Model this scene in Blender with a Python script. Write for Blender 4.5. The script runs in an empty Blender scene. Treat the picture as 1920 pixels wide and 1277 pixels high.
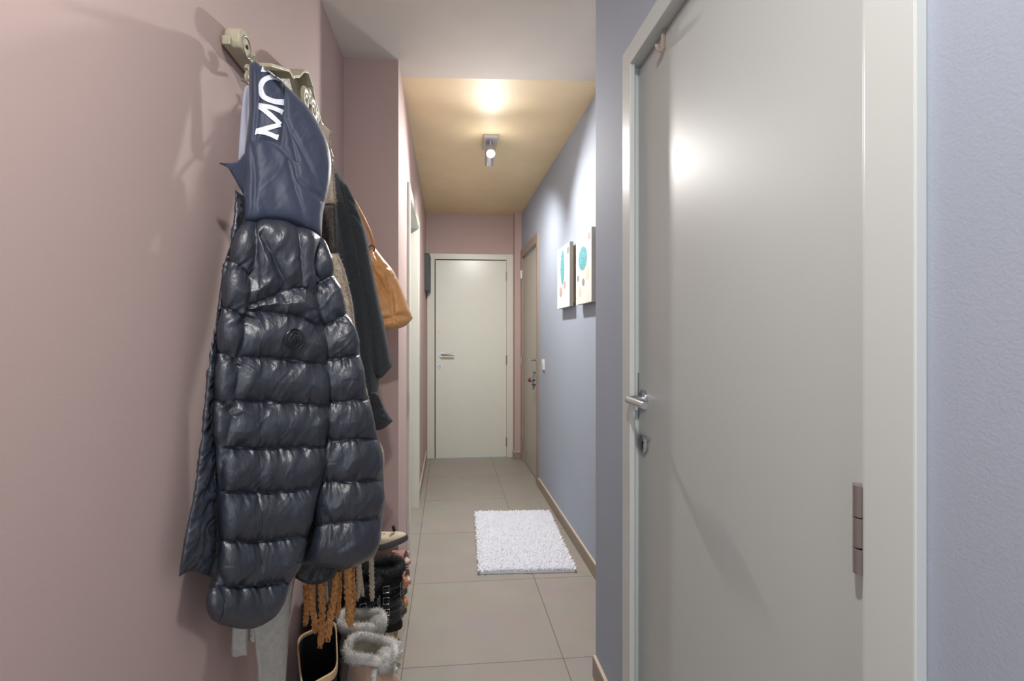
import bpy, bmesh, math, random
import numpy as np
from mathutils import Vector, Matrix, Euler
from mathutils.bvhtree import BVHTree
random.seed(7); rng = np.random.RandomState(7)
S = bpy.context.scene
COL = S.collection
PI = math.pi
# ------------------------------------------------------------------ camera frame (pixels of the 1920x1277 photo)
H = 1.236; F = 900.0; CX = 920.5; CY = 631.0
TH = math.atan(.075); SN, CS = math.sin(TH), math.cos(TH)
def ray(u, v):
    a = (u-CX)/F; b = (CY-v)/F
    return SN+a*CS, CS-a*SN, b
def P(u, v, Y):
    x, y, z = ray(u, v); t = Y/y
    return Vector((x*t, Y, H+z*t))
def PX(u, v, X):
    x, y, z = ray(u, v); t = X/x
    return Vector((X, y*t, H+z*t))
# ------------------------------------------------------------------ tagging
def tag(o, label=None, cat=None, group=None, kind=None):
    if label: o['label'] = label
    if cat: o['category'] = cat
    if group: o['group'] = group
    if kind: o['kind'] = kind
    return o
def empty(name, loc, label, cat, group=None, rz=0):
    o = bpy.data.objects.new(name, None); COL.objects.link(o)
    o.location = loc; o.rotation_euler = (0, 0, rz); o.empty_display_size = .05
    return tag(o, label, cat, group)
def copy_tree(o, parent=None):
    c = o.copy(); COL.objects.link(c)
    if parent is not None:
        c.parent = parent
    for ch in list(o.children):
        copy_tree(ch, c)
    return c
# ------------------------------------------------------------------ materials
def srgb(r, g, b):
    f = lambda c: (c/255/12.92) if c/255 <= .04045 else ((c/255+.055)/1.055)**2.4
    return (f(r), f(g), f(b), 1)
def mat(name, col, rough=.5, metal=0, bump=0, bscale=50, bdetail=3, var=0, vscale=8, sheen=0, spec=.5, emit=None, estr=0, coat=0, stretch=None):
    m = bpy.data.materials.new(name); m.use_nodes = True
    n = m.node_tree.nodes; l = m.node_tree.links; b = n['Principled BSDF']
    b.inputs['Base Color'].default_value = col
    b.inputs['Roughness'].default_value = rough
    b.inputs['Metallic'].default_value = metal
    b.inputs['Specular IOR Level'].default_value = spec
    b.inputs['Coat Weight'].default_value = coat
    b.inputs['Sheen Weight'].default_value = sheen
    b.inputs['Sheen Roughness'].default_value = .5
    if emit:
        b.inputs['Emission Color'].default_value = emit
        b.inputs['Emission Strength'].default_value = estr
    tc = n.new('ShaderNodeTexCoord')
    if var:
        t = n.new('ShaderNodeTexNoise'); t.inputs['Scale'].default_value = vscale; t.inputs['Detail'].default_value = 4
        l.new(tc.outputs['Object'], t.inputs['Vector'])
        r = n.new('ShaderNodeValToRGB')
        r.color_ramp.elements[0].position = .3; r.color_ramp.elements[1].position = .7
        r.color_ramp.elements[0].color = tuple(c*(1-var) for c in col[:3])+(1,)
        r.color_ramp.elements[1].color = tuple(min(1, c*(1+var)) for c in col[:3])+(1,)
        l.new(t.outputs['Fac'], r.inputs['Fac']); l.new(r.outputs['Color'], b.inputs['Base Color'])
    if bump:
        t = n.new('ShaderNodeTexNoise'); t.inputs['Scale'].default_value = bscale; t.inputs['Detail'].default_value = bdetail
        if stretch:
            mp = n.new('ShaderNodeMapping'); mp.inputs['Scale'].default_value = stretch
            l.new(tc.outputs['Object'], mp.inputs['Vector']); l.new(mp.outputs['Vector'], t.inputs['Vector'])
        else:
            l.new(tc.outputs['Object'], t.inputs['Vector'])
        bp = n.new('ShaderNodeBump'); bp.inputs['Strength'].default_value = bump; bp.inputs['Distance'].default_value = .01
        l.new(t.outputs['Fac'], bp.inputs['Height']); l.new(bp.outputs['Normal'], b.inputs['Normal'])
    return m
M = {}
M['pink'] = mat('rose_paint', srgb(190, 167, 162), .85, spec=.3, bump=.04, bscale=260, var=.025, vscale=2.5)
M['blue'] = mat('blue_grey_paint', srgb(166, 175, 190), .8, spec=.3, bump=.08, bscale=260, var=.02, vscale=3)
M['white_ceiling'] = mat('white_ceiling_paint', srgb(218, 210, 200), .85, bump=.05, bscale=200, var=.02)
M['tan_ceiling'] = mat('sand_ceiling_paint', srgb(236, 214, 174), .6, bump=.05, bscale=200, var=.05, vscale=3)
M['door'] = mat('white_door_lacquer', srgb(192, 197, 196), .42, var=.012, vscale=3)
M['casing'] = mat('white_casing_lacquer', srgb(203, 208, 206), .38)
M['casing_warm'] = mat('cream_casing_lacquer', srgb(214, 211, 200), .38)
M['enddoor'] = mat('cream_door_lacquer', srgb(218, 219, 207), .28, var=.01)
M['taupe'] = mat('taupe_lacquer', srgb(178, 174, 164), .38)
M['taupe_frame'] = mat('taupe_frame_lacquer', srgb(152, 136, 124), .4)
M['skirting'] = mat('taupe_tile_skirting', srgb(148, 134, 120), .4, var=.05)
M['skirt_edge'] = mat('pale_tile_edge', srgb(196, 180, 165), .6)
M['steel'] = mat('brushed_steel', srgb(200, 202, 206), .25, metal=1)
M['hinge'] = mat('nickel_hinge', srgb(150, 142, 138), .4, metal=.5)
M['dark'] = mat('black_gap', srgb(22, 21, 20), .8)
M['white_plastic'] = mat('white_plastic', srgb(225, 224, 218), .4)
M['carved'] = mat('sage_cream_painted_wood', srgb(182, 174, 150), .5, bump=.25, bscale=90, var=.12, vscale=30)
M['puffer'] = mat('black_glossy_nylon', srgb(39, 44, 57), .40, bump=.2, bscale=80, bdetail=6, spec=.9, stretch=(1.6, 1.6, .8))
M['puffer_dark'] = mat('black_nylon_lining', srgb(30, 31, 36), .45, bump=.5, bscale=60, spec=.5)
M['yoke'] = mat('navy_satin_nylon', srgb(50, 58, 80), .55, bump=.1, bscale=30, spec=.45, sheen=.15)
M['letter'] = mat('white_print', srgb(226, 229, 238), .6)
M['lining'] = mat('pale_lavender_lining', srgb(172, 172, 190), .7, bump=.2, bscale=40)
M['zip'] = mat('black_zip', srgb(40, 41, 46), .35, bump=.6, bscale=900)
M['badge'] = mat('black_rubber_badge', srgb(24, 28, 36), .35)
M['wool'] = mat('charcoal_wool', srgb(47, 51, 56), .95, bump=.6, bscale=420, var=.25, vscale=220, sheen=.25, spec=.2)
M['leather'] = mat('tan_leather', srgb(204, 146, 90), .42, bump=.12, bscale=120, var=.06, vscale=12)
M['grey_knit'] = mat('light_grey_jersey', srgb(178, 174, 168), .95, bump=.4, bscale=300, var=.1, vscale=90)
M['cream_wool'] = mat('cream_fluffy_wool', srgb(205, 186, 166), 1, bump=.8, bscale=300, var=.12, vscale=60, sheen=.4)
M['brown_wool'] = mat('dark_brown_fluffy_wool', srgb(74, 66, 62), 1, bump=.9, bscale=300, var=.3, vscale=120, sheen=.3)
M['orange_wool'] = mat('rust_orange_wool', srgb(234, 164, 102), 1, bump=.9, bscale=400, var=.3, vscale=110)
M['white_wool'] = mat('ivory_wool', srgb(214, 200, 176), 1, bump=.9, bscale=400, var=.1, vscale=110)
M['suede'] = mat('rosy_beige_suede', srgb(182, 150, 130), .95, bump=.3, bscale=200, var=.08, vscale=20, sheen=.3)
M['fur'] = mat('white_fleece', srgb(238, 234, 228), 1, bump=.8, bscale=300, sheen=.4)
M['fleece'] = mat('cream_fleece_lining', srgb(200, 190, 172), 1, bump=.8, bscale=200)
M['black_leather'] = mat('black_leather', srgb(34, 38, 44), .42, bump=.4, bscale=60)
M['black_fur'] = mat('black_faux_fur', srgb(24, 27, 32), .8, bump=.9, bscale=250)
M['black'] = mat('black_canvas', srgb(14, 13, 13), .9)
M['sole'] = mat('grey_rubber_sole', srgb(82, 80, 76), .7)
M['beige'] = mat('beige_nubuck', srgb(202, 186, 162), .9, bump=.2, bscale=200)
M['rose_leather'] = mat('dusty_rose_leather', srgb(168, 130, 120), .5)
M['rose_light'] = mat('pale_rose_insole', srgb(205, 180, 172), .6)
M['orange_plush'] = mat('orange_plush', srgb(216, 140, 92), .95, bump=.6, bscale=150, sheen=.4)
M['rug'] = mat('white_chenille', srgb(232, 233, 240), .95, sheen=.3)
M['wood'] = mat('pale_wood', srgb(190, 160, 124), .6, bump=.15, bscale=40, var=.1, stretch=(1, 12, 1))
M['canvas'] = mat('white_canvas', srgb(232, 228, 222), .8, bump=.1, bscale=500)
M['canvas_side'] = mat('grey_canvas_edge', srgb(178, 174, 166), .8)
M['teal'] = mat('teal_ink', srgb(98, 168, 176), .8, var=.35, vscale=90)
M['rose_ink'] = mat('rose_ink', srgb(190, 160, 156), .8)
M['beige_ink'] = mat('beige_ink', srgb(222, 208, 184), .8)
M['grey_ink'] = mat('grey_ink', srgb(150, 142, 142), .8)
M['graphite'] = mat('graphite_plastic', srgb(62, 66, 72), .5)
M['red'] = mat('dark_red_fob', srgb(110, 24, 30), .5)
M['lamp_body'] = mat('satin_aluminium', srgb(190, 190, 196), .35, metal=.7)
M['lamp_glow'] = mat('lit_bulb', (1, 1, 1, 1), .5, emit=(1, .97, .93, 1), estr=60)
# floor tiles: a rotated grid with thin grout
def tile_mat():
    m = bpy.data.materials.new('taupe_floor_tiles'); m.use_nodes = True
    n = m.node_tree.nodes; l = m.node_tree.links; b = n['Principled BSDF']
    tc = n.new('ShaderNodeTexCoord'); mp = n.new('ShaderNodeMapping')
    mp.inputs['Rotation'].default_value = (0, 0, math.radians(-.95)); mp.inputs['Location'].default_value = (.165, .02, 0)
    l.new(tc.outputs['Object'], mp.inputs['Vector'])
    br = n.new('ShaderNodeTexBrick'); br.offset = 0; br.squash = 1
    br.inputs['Scale'].default_value = 1; br.inputs['Brick Width'].default_value = .61; br.inputs['Row Height'].default_value = .61
    br.inputs['Mortar Size'].default_value = .0022; br.inputs['Mortar Smooth'].default_value = .1
    br.inputs['Color1'].default_value = srgb(154, 145, 135); br.inputs['Color2'].default_value = srgb(151, 142, 132)
    br.inputs['Mortar'].default_value = srgb(112, 102, 94)
    l.new(mp.outputs['Vector'], br.inputs['Vector'])
    t = n.new('ShaderNodeTexNoise'); t.inputs['Scale'].default_value = 5; t.inputs['Detail'].default_value = 6
    l.new(tc.outputs['Object'], t.inputs['Vector'])
    mx = n.new('ShaderNodeMix'); mx.data_type = 'RGBA'; mx.blend_type = 'SOFT_LIGHT'; mx.inputs['Factor'].default_value = .22
    l.new(br.outputs['Color'], mx.inputs['A']); l.new(t.outputs['Color'], mx.inputs['B'])
    hs = n.new('ShaderNodeHueSaturation'); hs.inputs['Saturation'].default_value = .8
    l.new(mx.outputs['Result'], hs.inputs['Color']); l.new(hs.outputs['Color'], b.inputs['Base Color'])
    b.inputs['Roughness'].default_value = .42
    bp = n.new('ShaderNodeBump'); bp.inputs['Strength'].default_value = .3; bp.inputs['Distance'].default_value = .002; bp.invert = True
    l.new(br.outputs['Fac'], bp.inputs['Height']); l.new(bp.outputs['Normal'], b.inputs['Normal'])
    return m
M['tiles'] = tile_mat()
# ------------------------------------------------------------------ mesh builder
class MB:
    def __init__(s): s.v = []; s.f = []; s.m = []
    def add(s, vs, fs, mi=0):
        o = len(s.v); s.v += [tuple(p) for p in vs]; s.f += [tuple(i+o for i in f) for f in fs]; s.m += [mi]*len(fs); return s
    def box(s, a, b, mi=0):
        (x0, y0, z0), (x1, y1, z1) = a, b
        x0, x1 = sorted((x0, x1)); y0, y1 = sorted((y0, y1)); z0, z1 = sorted((z0, z1))
        vs = [(x0, y0, z0), (x1, y0, z0), (x1, y1, z0), (x0, y1, z0), (x0, y0, z1), (x1, y0, z1), (x1, y1, z1), (x0, y1, z1)]
        return s.add(vs, [(0, 3, 2, 1), (4, 5, 6, 7), (0, 1, 5, 4), (1, 2, 6, 5), (2, 3, 7, 6), (3, 0, 4, 7)], mi)
    def plan(s, pts, z0, z1, mi=0):        # plan polygon extruded upward
        n = len(pts); ar = sum(pts[i][0]*pts[(i+1) % n][1]-pts[(i+1) % n][0]*pts[i][1] for i in range(n))
        if ar < 0: pts = pts[::-1]
        vs = [(x, y, z0) for x, y in pts]+[(x, y, z1) for x, y in pts]
        fs = [tuple(range(n-1, -1, -1)), tuple(range(n, 2*n))]+[(i, (i+1) % n, n+(i+1) % n, n+i) for i in range(n)]
        return s.add(vs, fs, mi)
    def prism(s, pts, d, mi=0):            # 3-D planar outline extruded by vector d
        n = len(pts); d = Vector(d); pts = [Vector(p) for p in pts]
        vs = pts+[p+d for p in pts]
        return s.add(vs, [tuple(range(n-1, -1, -1)), tuple(range(n, 2*n))]+[(i, (i+1) % n, n+(i+1) % n, n+i) for i in range(n)], mi)
    def tube(s, pts, r, seg=10, closed=False, cap=True, mi=0, flat=None):
        pts = [Vector(p) for p in pts]; n = len(pts)
        rs = r if isinstance(r, (list, tuple, np.ndarray)) else [r]*n
        up = None; vs = []; fs = []
        for i, p in enumerate(pts):
            if closed: t = pts[(i+1) % n]-pts[i-1]
            else: t = pts[min(i+1, n-1)]-pts[max(i-1, 0)]
            t = t.normalized() if t.length > 1e-9 else Vector((0, 0, 1))
            if up is None:
                up = Vector((0, 0, 1)) if abs(t.z) < .9 else Vector((0, 1, 0))
            a = t.cross(up)
            if a.length < 1e-6: a = t.orthogonal()
            a.normalize(); b = a.cross(t).normalized(); up = b
            k = flat or 1
            for j in range(seg):
                w = 2*PI*j/seg
                vs.append(p+a*(math.cos(w)*rs[i])+b*(math.sin(w)*rs[i]*k))
        rng_ = n if closed else n-1
        for i in range(rng_):
            for j in range(seg):
                q = (i+1) % n
                fs.append((i*seg+j, i*seg+(j+1) % seg, q*seg+(j+1) % seg, q*seg+j))
        if cap and not closed:
            fs.append(tuple(range(seg-1, -1, -1))); fs.append(tuple((n-1)*seg+j for j in range(seg)))
        return s.add(vs, fs, mi)
    def cyl(s, p, q, r, seg=24, mi=0): return s.tube([p, q], r, seg, mi=mi)
    def loft(s, rings, cap0=True, cap1=True, mi=0):
        n = len(rings[0]); vs = [p for r in rings for p in r]; fs = []
        for i in range(len(rings)-1):
            for j in range(n):
                fs.append((i*n+j, i*n+(j+1) % n, (i+1)*n+(j+1) % n, (i+1)*n+j))
        if cap0: fs.append(tuple(range(n-1, -1, -1)))
        if cap1: fs.append(tuple((len(rings)-1)*n+j for j in range(n)))
        return s.add(vs, fs, mi)
    def ball(s, c, r, seg=20, sc=(1, 1, 1), noise=0, mi=0):
        rings = []
        for i in range(1, seg//2):
            ph = PI*i/(seg//2)
            rings.append([(c[0]+r*sc[0]*math.sin(ph)*math.cos(2*PI*j/seg)*(1+random.uniform(-noise, noise)),
                           c[1]+r*sc[1]*math.sin(ph)*math.sin(2*PI*j/seg)*(1+random.uniform(-noise, noise)),
                           c[2]-r*sc[2]*math.cos(ph)*(1+random.uniform(-noise, noise))) for j in range(seg)])
        return s.loft(rings, mi=mi)
    def fuzz(s, pts, nrm, length, w, mi=0, droop=0):
        for p, n in zip(pts, nrm):
            p = Vector(p); n = Vector(n)+Vector((random.uniform(-.6, .6), random.uniform(-.6, .6), random.uniform(-.6, .6)-droop))
            n.normalize(); a = n.orthogonal().normalized()*w; b = n.cross(a)
            L = length*random.uniform(.5, 1.2)
            q = p+n*L+Vector((random.uniform(-.3, .3), random.uniform(-.3, .3), random.uniform(-.3, .3)))*L
            s.add([p+a, p-a*.5+b*.87, p-a*.5-b*.87, q], [(0, 1, 3), (1, 2, 3), (2, 0, 3)], mi)
        return s
    def build(s, name, mats, parent=None, smooth=True, bevel=0, sub=0, angle=40, fix=True):
        me = bpy.data.meshes.new(name); me.from_pydata([tuple(p) for p in s.v], [], s.f)
        mats = mats if isinstance(mats, (list, tuple)) else [mats]
        for m in mats: me.materials.append(m)
        if len(mats) > 1: me.polygons.foreach_set('material_index', s.m)
        if fix:
            bm = bmesh.new(); bm.from_mesh(me); bmesh.ops.recalc_face_normals(bm, faces=bm.faces); bm.to_mesh(me); bm.free()
        if smooth:
            me.polygons.foreach_set('use_smooth', [True]*len(me.polygons))
            if angle < 180: me.set_sharp_from_angle(angle=math.radians(angle))
        me.update()
        o = bpy.data.objects.new(name, me); COL.objects.link(o)
        if parent is not None:
            o.parent = parent
            o.matrix_parent_inverse = parent.matrix_world.inverted() if False else Matrix.Identity(4)
        if bevel:
            md = o.modifiers.new('bevel', 'BEVEL'); md.width = bevel; md.segments = 2; md.limit_method = 'ANGLE'; md.harden_normals = False
        if sub:
            md = o.modifiers.new('sub', 'SUBSURF'); md.levels = sub; md.render_levels = sub
        return o
def settle(parent):        # children are built in world coordinates; make them relative to the thing's base
    bpy.context.view_layer.update()
    inv = parent.matrix_world.inverted()
    for ch in parent.children:
        ch.matrix_basis = inv @ ch.matrix_basis
# ------------------------------------------------------------------ numeric noise
_N = rng.rand(256, 256)
def vnoise(x, y):
    x = np.asarray(x, float); y = np.asarray(y, float)
    xi = np.floor(x).astype(int); yi = np.floor(y).astype(int); fx = x-xi; fy = y-yi
    fx = fx*fx*(3-2*fx); fy = fy*fy*(3-2*fy)
    g = lambda a, b: _N[a % 256, b % 256]
    return (g(xi, yi)*(1-fx)+g(xi+1, yi)*fx)*(1-fy)+(g(xi, yi+1)*(1-fx)+g(xi+1, yi+1)*fx)*fy*1.0
def ridge(x, y): return 1-np.abs(2*vnoise(x, y)-1)
def resample(poly, n):
    p = np.array(poly, float)
    if len(p) == 1 or np.allclose(p, p[0]): return np.repeat(p[:1], n, 0)
    # smooth with catmull-rom like subdivision first
    if len(p) > 2:
        q = [p[0]]
        for i in range(len(p)-1):
            p0 = p[max(i-1, 0)]; p1 = p[i]; p2 = p[i+1]; p3 = p[min(i+2, len(p)-1)]
            for t in (.25, .5, .75, 1):
                q.append(.5*((2*p1)+(p2-p0)*t+(2*p0-5*p1+4*p2-p3)*t*t+(3*p1-p0-3*p2+p3)*t**3))
        p = np.array(q)
    d = np.r_[0, np.cumsum(np.hypot(*(p[1:]-p[:-1]).T))]
    t = np.linspace(0, d[-1], n)
    return np.c_[np.interp(t, d, p[:, 0]), np.interp(t, d, p[:, 1])]
def seamdist(U, V, seams):
    best = np.full(U.shape, 1e9); along = np.zeros(U.shape); side = np.zeros(U.shape)
    for si, sm in enumerate(seams):
        p = resample(sm, max(6, len(sm)*4)); acc = si*37.0
        for a, b in zip(p[:-1], p[1:]):
            ab = b-a; L = np.hypot(*ab)
            if L < 1e-6: continue
            t = np.clip(((U-a[0])*ab[0]+(V-a[1])*ab[1])/(L*L), 0, 1)
            d = np.hypot(U-a[0]-t*ab[0], V-a[1]-t*ab[1])
            m = d < best
            best = np.where(m, d, best); along = np.where(m, acc+t*L, along); acc += L
    return best, along
# a garment panel: Coons patch between four outlines, given real depth and thickness, inflated between its seams
def cloth(name, m, T, B, L, R, depth, thick, step=2.0, seams=(), amp=0, rad=40, gather=0, glen=14, crease=(), camp=0, crad=10,
          crumple=0, cscale=26, fold=0, fscale=30, fdir=(1, 0), parent=None, ep=4, plain=(), seed=0):
    lu = max(np.hypot(*(np.array(T[-1])-np.array(T[0]))), np.hypot(*(np.array(B[-1])-np.array(B[0]))))
    ls = sum(np.hypot(*(np.array(L[i+1])-np.array(L[i]))) for i in range(len(L)-1))
    lr = sum(np.hypot(*(np.array(R[i+1])-np.array(R[i]))) for i in range(len(R)-1))
    nu = max(8, int(lu/step)); nv = max(8, int(max(ls, lr)/step))
    t_, b_, l_, r_ = resample(T, nu), resample(B, nu), resample(L, nv), resample(R, nv)
    s = np.linspace(0, 1, nu)[None, :, None]; t = np.linspace(0, 1, nv)[:, None, None]
    c = (1-t)*t_[None]+t*b_[None]+(1-s)*l_[:, None]+s*r_[:, None]-((1-s)*(1-t)*t_[0]+s*(1-t)*t_[-1]+(1-s)*t*b_[0]+s*t*b_[-1])
    U, V = c[..., 0], c[..., 1]
    s = s[..., 0]; t = t[..., 0]
    e = np.sqrt(np.clip(1-np.abs(2*s-1)**ep, 0, 1))*np.sqrt(np.clip(1-np.abs(2*t-1)**(ep*3), 0, 1))
    Yc = depth(U, V)
    a = (U-CX)/F; b = (CY-V)/F
    dx, dy, dz = SN+a*CS, CS-a*SN, b
    def world(Y):
        k = Y/dy
        return np.stack([dx*k, Y, H+dz*k], -1)
    base = world(Yc-.5*thick*e)
    gu = np.gradient(base, axis=1); gv = np.gradient(base, axis=0)
    N = np.cross(gu, gv); N /= (np.linalg.norm(N, axis=-1, keepdims=True)+1e-12)
    # outward = towards the camera side (negative Y)
    sgn = np.where((N*base_dir(dx, dy, dz)).sum(-1) > 0, -1.0, 1.0)[..., None]; N = N*sgn
    h = np.zeros(U.shape)
    if len(seams):
        d, al = seamdist(U, V, seams)
        q = np.clip(d/rad, 0, 1)
        h += amp*np.sin(q*PI/2)**.75
        if len(plain):
            dp, _ = seamdist(U, V, plain); h *= np.clip(.25+.75*np.sin(np.clip(dp/(rad*.55), 0, 1)*PI/2)**.8, 0, 1)
        h -= .0022*np.exp(-(d/1.8)**2)
        if gather:
            wob = 5*vnoise(U/25+seed, V/25)
            h += gather*(vnoise((al+wob)/5.5+seed*3.1, d/50)-.5)*2*np.exp(-d/glen)*np.clip(d/2.5, 0, 1)
            h += gather*.9*(vnoise((al+wob*2+d*.35)/13+seed*1.7, d/80)-.5)*2*np.exp(-d/(glen*2.4))*np.clip(d/3, 0, 1)
    if len(crease):
        d2, _ = seamdist(U, V, crease); h -= camp*np.exp(-(d2/crad)**2)
    if crumple:
        x = (U*.86+V*.5)/(cscale*.42)+seed*11; y = (V*.86-U*.5)/(cscale*1.5)+seed*5
        wx = vnoise(U/40+seed, V/40)*2.2
        h += crumple*(vnoise(x+wx, y)-.5)*1.5+crumple*.55*(ridge(x*1.9-wx, y*2.1+wx)-.6)
    if fold:
        w = (U*fdir[0]+V*fdir[1])/fscale; w2 = (-U*fdir[1]+V*fdir[0])/(fscale*6)
        h += fold*(vnoise(w+seed*7, w2)-.5)*2
    ef = np.clip(np.minimum(np.minimum(s, 1-s)*nu, np.minimum(t, 1-t)*nv)/3.0, 0, 1)*(.12+.88*np.clip(e, 0, 1)**2.2)
    front = base+N*(h*ef)[..., None]
    back = world(Yc+.5*thick*e)
    idx = np.arange(nu*nv).reshape(nv, nu)
    bi = idx.copy(); k = nu*nv; inner = np.zeros((nv, nu), bool); inner[1:-1, 1:-1] = True
    bi[inner] = k+np.arange(inner.sum())
    vs = np.concatenate([front.reshape(-1, 3), back[inner]])
    q = lambda I: np.stack([I[:-1, :-1], I[1:, :-1], I[1:, 1:], I[:-1, 1:]], -1).reshape(-1, 4)
    fs = np.concatenate([q(idx), q(bi)[:, ::-1]])
    me = bpy.data.meshes.new(name); me.from_pydata(vs.tolist(), [], fs.tolist())
    me.materials.append(m); me.polygons.foreach_set('use_smooth', [True]*len(me.polygons)); me.update()
    o = bpy.data.objects.new(name, me); COL.objects.link(o)
    if parent is not None: o.parent = parent
    o_tree = BVHTree.FromPolygons(vs.tolist(), fs.tolist())
    return o, o_tree, (front, N, U, V)
def base_dir(dx, dy, dz): return np.stack([dx, dy, dz], -1)
EYE = Vector((0, 0, H))
def hit(tree, u, v, off=.001, fallback=1.1):
    d = Vector(ray(u, v)).normalized()
    loc, n, i, dist = tree.ray_cast(EYE, d)
    if loc is None: return P(u, v, fallback), -d
    if n.dot(d) > 0: n = -n
    return loc+n*off, n
def ribbon(mb, tree, pts, widths, step=2, off=.0012, thick=.0006, fallback=1.05, mi=0):   # flat print lying on a cloth
    n = max(4, int(sum(math.dist(pts[i], pts[i+1]) for i in range(len(pts)-1))/step))
    p = resample(pts, n) if len(pts) > 2 else np.linspace(pts[0], pts[1], n)
    w = np.interp(np.linspace(0, 1, n), np.linspace(0, 1, len(widths)), widths)
    k = 5; vs = []; fs = []
    for i in range(n):
        t = p[min(i+1, n-1)]-p[max(i-1, 0)]; t = t/np.hypot(*t); nn = np.array((-t[1], t[0]))
        for j in range(k):
            q = p[i]+nn*w[i]*(j/(k-1)-.5)
            vs.append(hit(tree, q[0], q[1], off, fallback)[0])
    for i in range(n-1):
        for j in range(k-1): fs.append((i*k+j, i*k+j+1, (i+1)*k+j+1, (i+1)*k+j))
    mb.add(vs, fs, mi)

# ================================================================== THE ROOM
CEIL = 2.483
def wl(y): return -.254-(y-2.19)*.0145            # corridor left wall face
def wr(y): return .773-.0213*y                    # corridor right wall face
def wn(y): return .533-(y)*.0125                  # near right wall face
def struct(o): o['kind'] = 'structure'; return o
YB = -1.7
struct(MB().box((-.75, YB, -.05), (1.3, 5.15, 0)).build('floor', M['tiles'], smooth=False))
ca = P(762, 145, 1); 
m = MB()
m.plan([(-.75, YB), (1.3, YB), (1.3, 2.285), (.68, 2.299), (-.233, 2.333), (-.75, 2.35)], CEIL, CEIL+.06, 0)
m.plan([(-.75, 2.35), (-.233, 2.333), (.68, 2.299), (1.3, 2.285), (1.3, 5.15), (-.75, 5.15)], CEIL, CEIL+.06, 1)
struct(m.build('ceiling', [M['white_ceiling'], M['tan_ceiling']], smooth=False))
# near left wall
struct(MB().plan([(-.484, YB), (-.496, 2.19), (-.7, 2.19), (-.7, YB)], 0, CEIL).build('wall_left', M['pink'], smooth=False))
# corridor left wall with a doorway (its near end is the face behind the coats)
D0, D1 = 2.70, 3.50
m = MB()
m.plan([(-.70, 2.19), (wl(2.19), 2.19), (wl(D0), D0), (-.70, D0)], 0, CEIL)
m.plan([(wl(D1), D1), (wl(4.91), 4.91), (-.70, 4.91), (-.70, D1)], 0, CEIL)
m.plan([(wl(D0), D0), (wl(D1), D1), (-.70, D1), (-.70, D0)], 2.02, CEIL)
struct(m.build('wall_far_left', M['pink'], smooth=False))
# end wall with doorway, and its boxed corner
m = MB()
m.box((-.70, 4.91, 0), (-.215, 5.1, CEIL)); m.box((.54, 4.91, 0), (1.0, 5.1, CEIL)); m.box((-.215, 4.91, 2.03), (.54, 5.1, CEIL))
m.plan([(.600, 4.80), (.72, 4.80), (.72, 4.92), (.600, 4.92)], 0, CEIL)
struct(m.build('wall_end', M['pink'], smooth=False))
# corridor right wall with doorway
R0, R1 = 3.965, 4.745
m = MB()
m.plan([(wr(1.70), 1.70), (1.0, 1.70), (1.0, R0), (wr(R0), R0)], 0, CEIL)
m.plan([(wr(R1), R1), (1.0, R1), (1.0, 4.92), (wr(4.92), 4.92)], 0, CEIL)
m.plan([(wr(R0), R0), (1.0, R0), (1.0, R1), (wr(R1), R1)], 2.03, CEIL)
struct(m.build('wall_right', M['blue'], smooth=False))
# near right wall with doorway
N0, N1 = .575, 1.375
m = MB()
m.plan([(wn(N1), N1), (wn(1.715), 1.715), (1.0, 1.715), (1.0, N1)], 0, CEIL)
m.plan([(wn(YB), YB), (wn(N0), N0), (1.0, N0), (1.0, YB)], 0, CEIL)
m.plan([(wn(N0), N0), (wn(N1), N1), (1.0, N1), (1.0, N0)], 2.03, CEIL)
struct(m.build('wall_near_right', M['blue'], smooth=False))
# baseboards: tile skirting with a pale top edge
def skirt(name, segs, h=.072, t=.012):
    mb = MB()
    for (x0, y0), (x1, y1), (nx, ny) in segs:
        mb.plan([(x0, y0), (x1, y1), (x1+nx*t, y1+ny*t), (x0+nx*t, y0+ny*t)], 0, h, 0)
        mb.plan([(x0, y0), (x1, y1), (x1+nx*t*.9, y1+ny*t*.9), (x0+nx*t*.9, y0+ny*t*.9)], h, h+.004, 1)
    return struct(mb.build(name, [M['skirting'], M['skirt_edge']], smooth=False))
skirt('baseboard_right', [((wr(1.75), 1.75), (wr(3.905), 3.905), (-1, 0))])
skirt('baseboard_near_right', [((wn(1.40), 1.40), (wn(1.715), 1.715), (-1, 0)), ((wn(YB), YB), (wn(.495), .495), (-1, 0))])
skirt('baseboard_far_left', [((wl(2.19), 2.178), (wl(2.63), 2.63), (1, 0)), ((wl(3.575), 3.575), (wl(4.91), 4.91), (1, 0)), ((-.494, 2.19), (-.254, 2.19), (0, -1))])
skirt('baseboard_left', [((-.484, YB), (-.496, 2.178), (1, 0))])
skirt('baseboard_end', [((.600, 4.80), (.668, 4.80), (0, -1)), ((.600, 4.788), (.600, 4.885), (-1, 0))])
# ---------------------------------------------------------------- doors
def box_part(name, a, b, m_, parent=None, bevel=.001): return MB().box(a, b).build(name, m_, parent, smooth=False, bevel=bevel)
def casing(name, pts_of, m_, parent=None): pass
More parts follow.
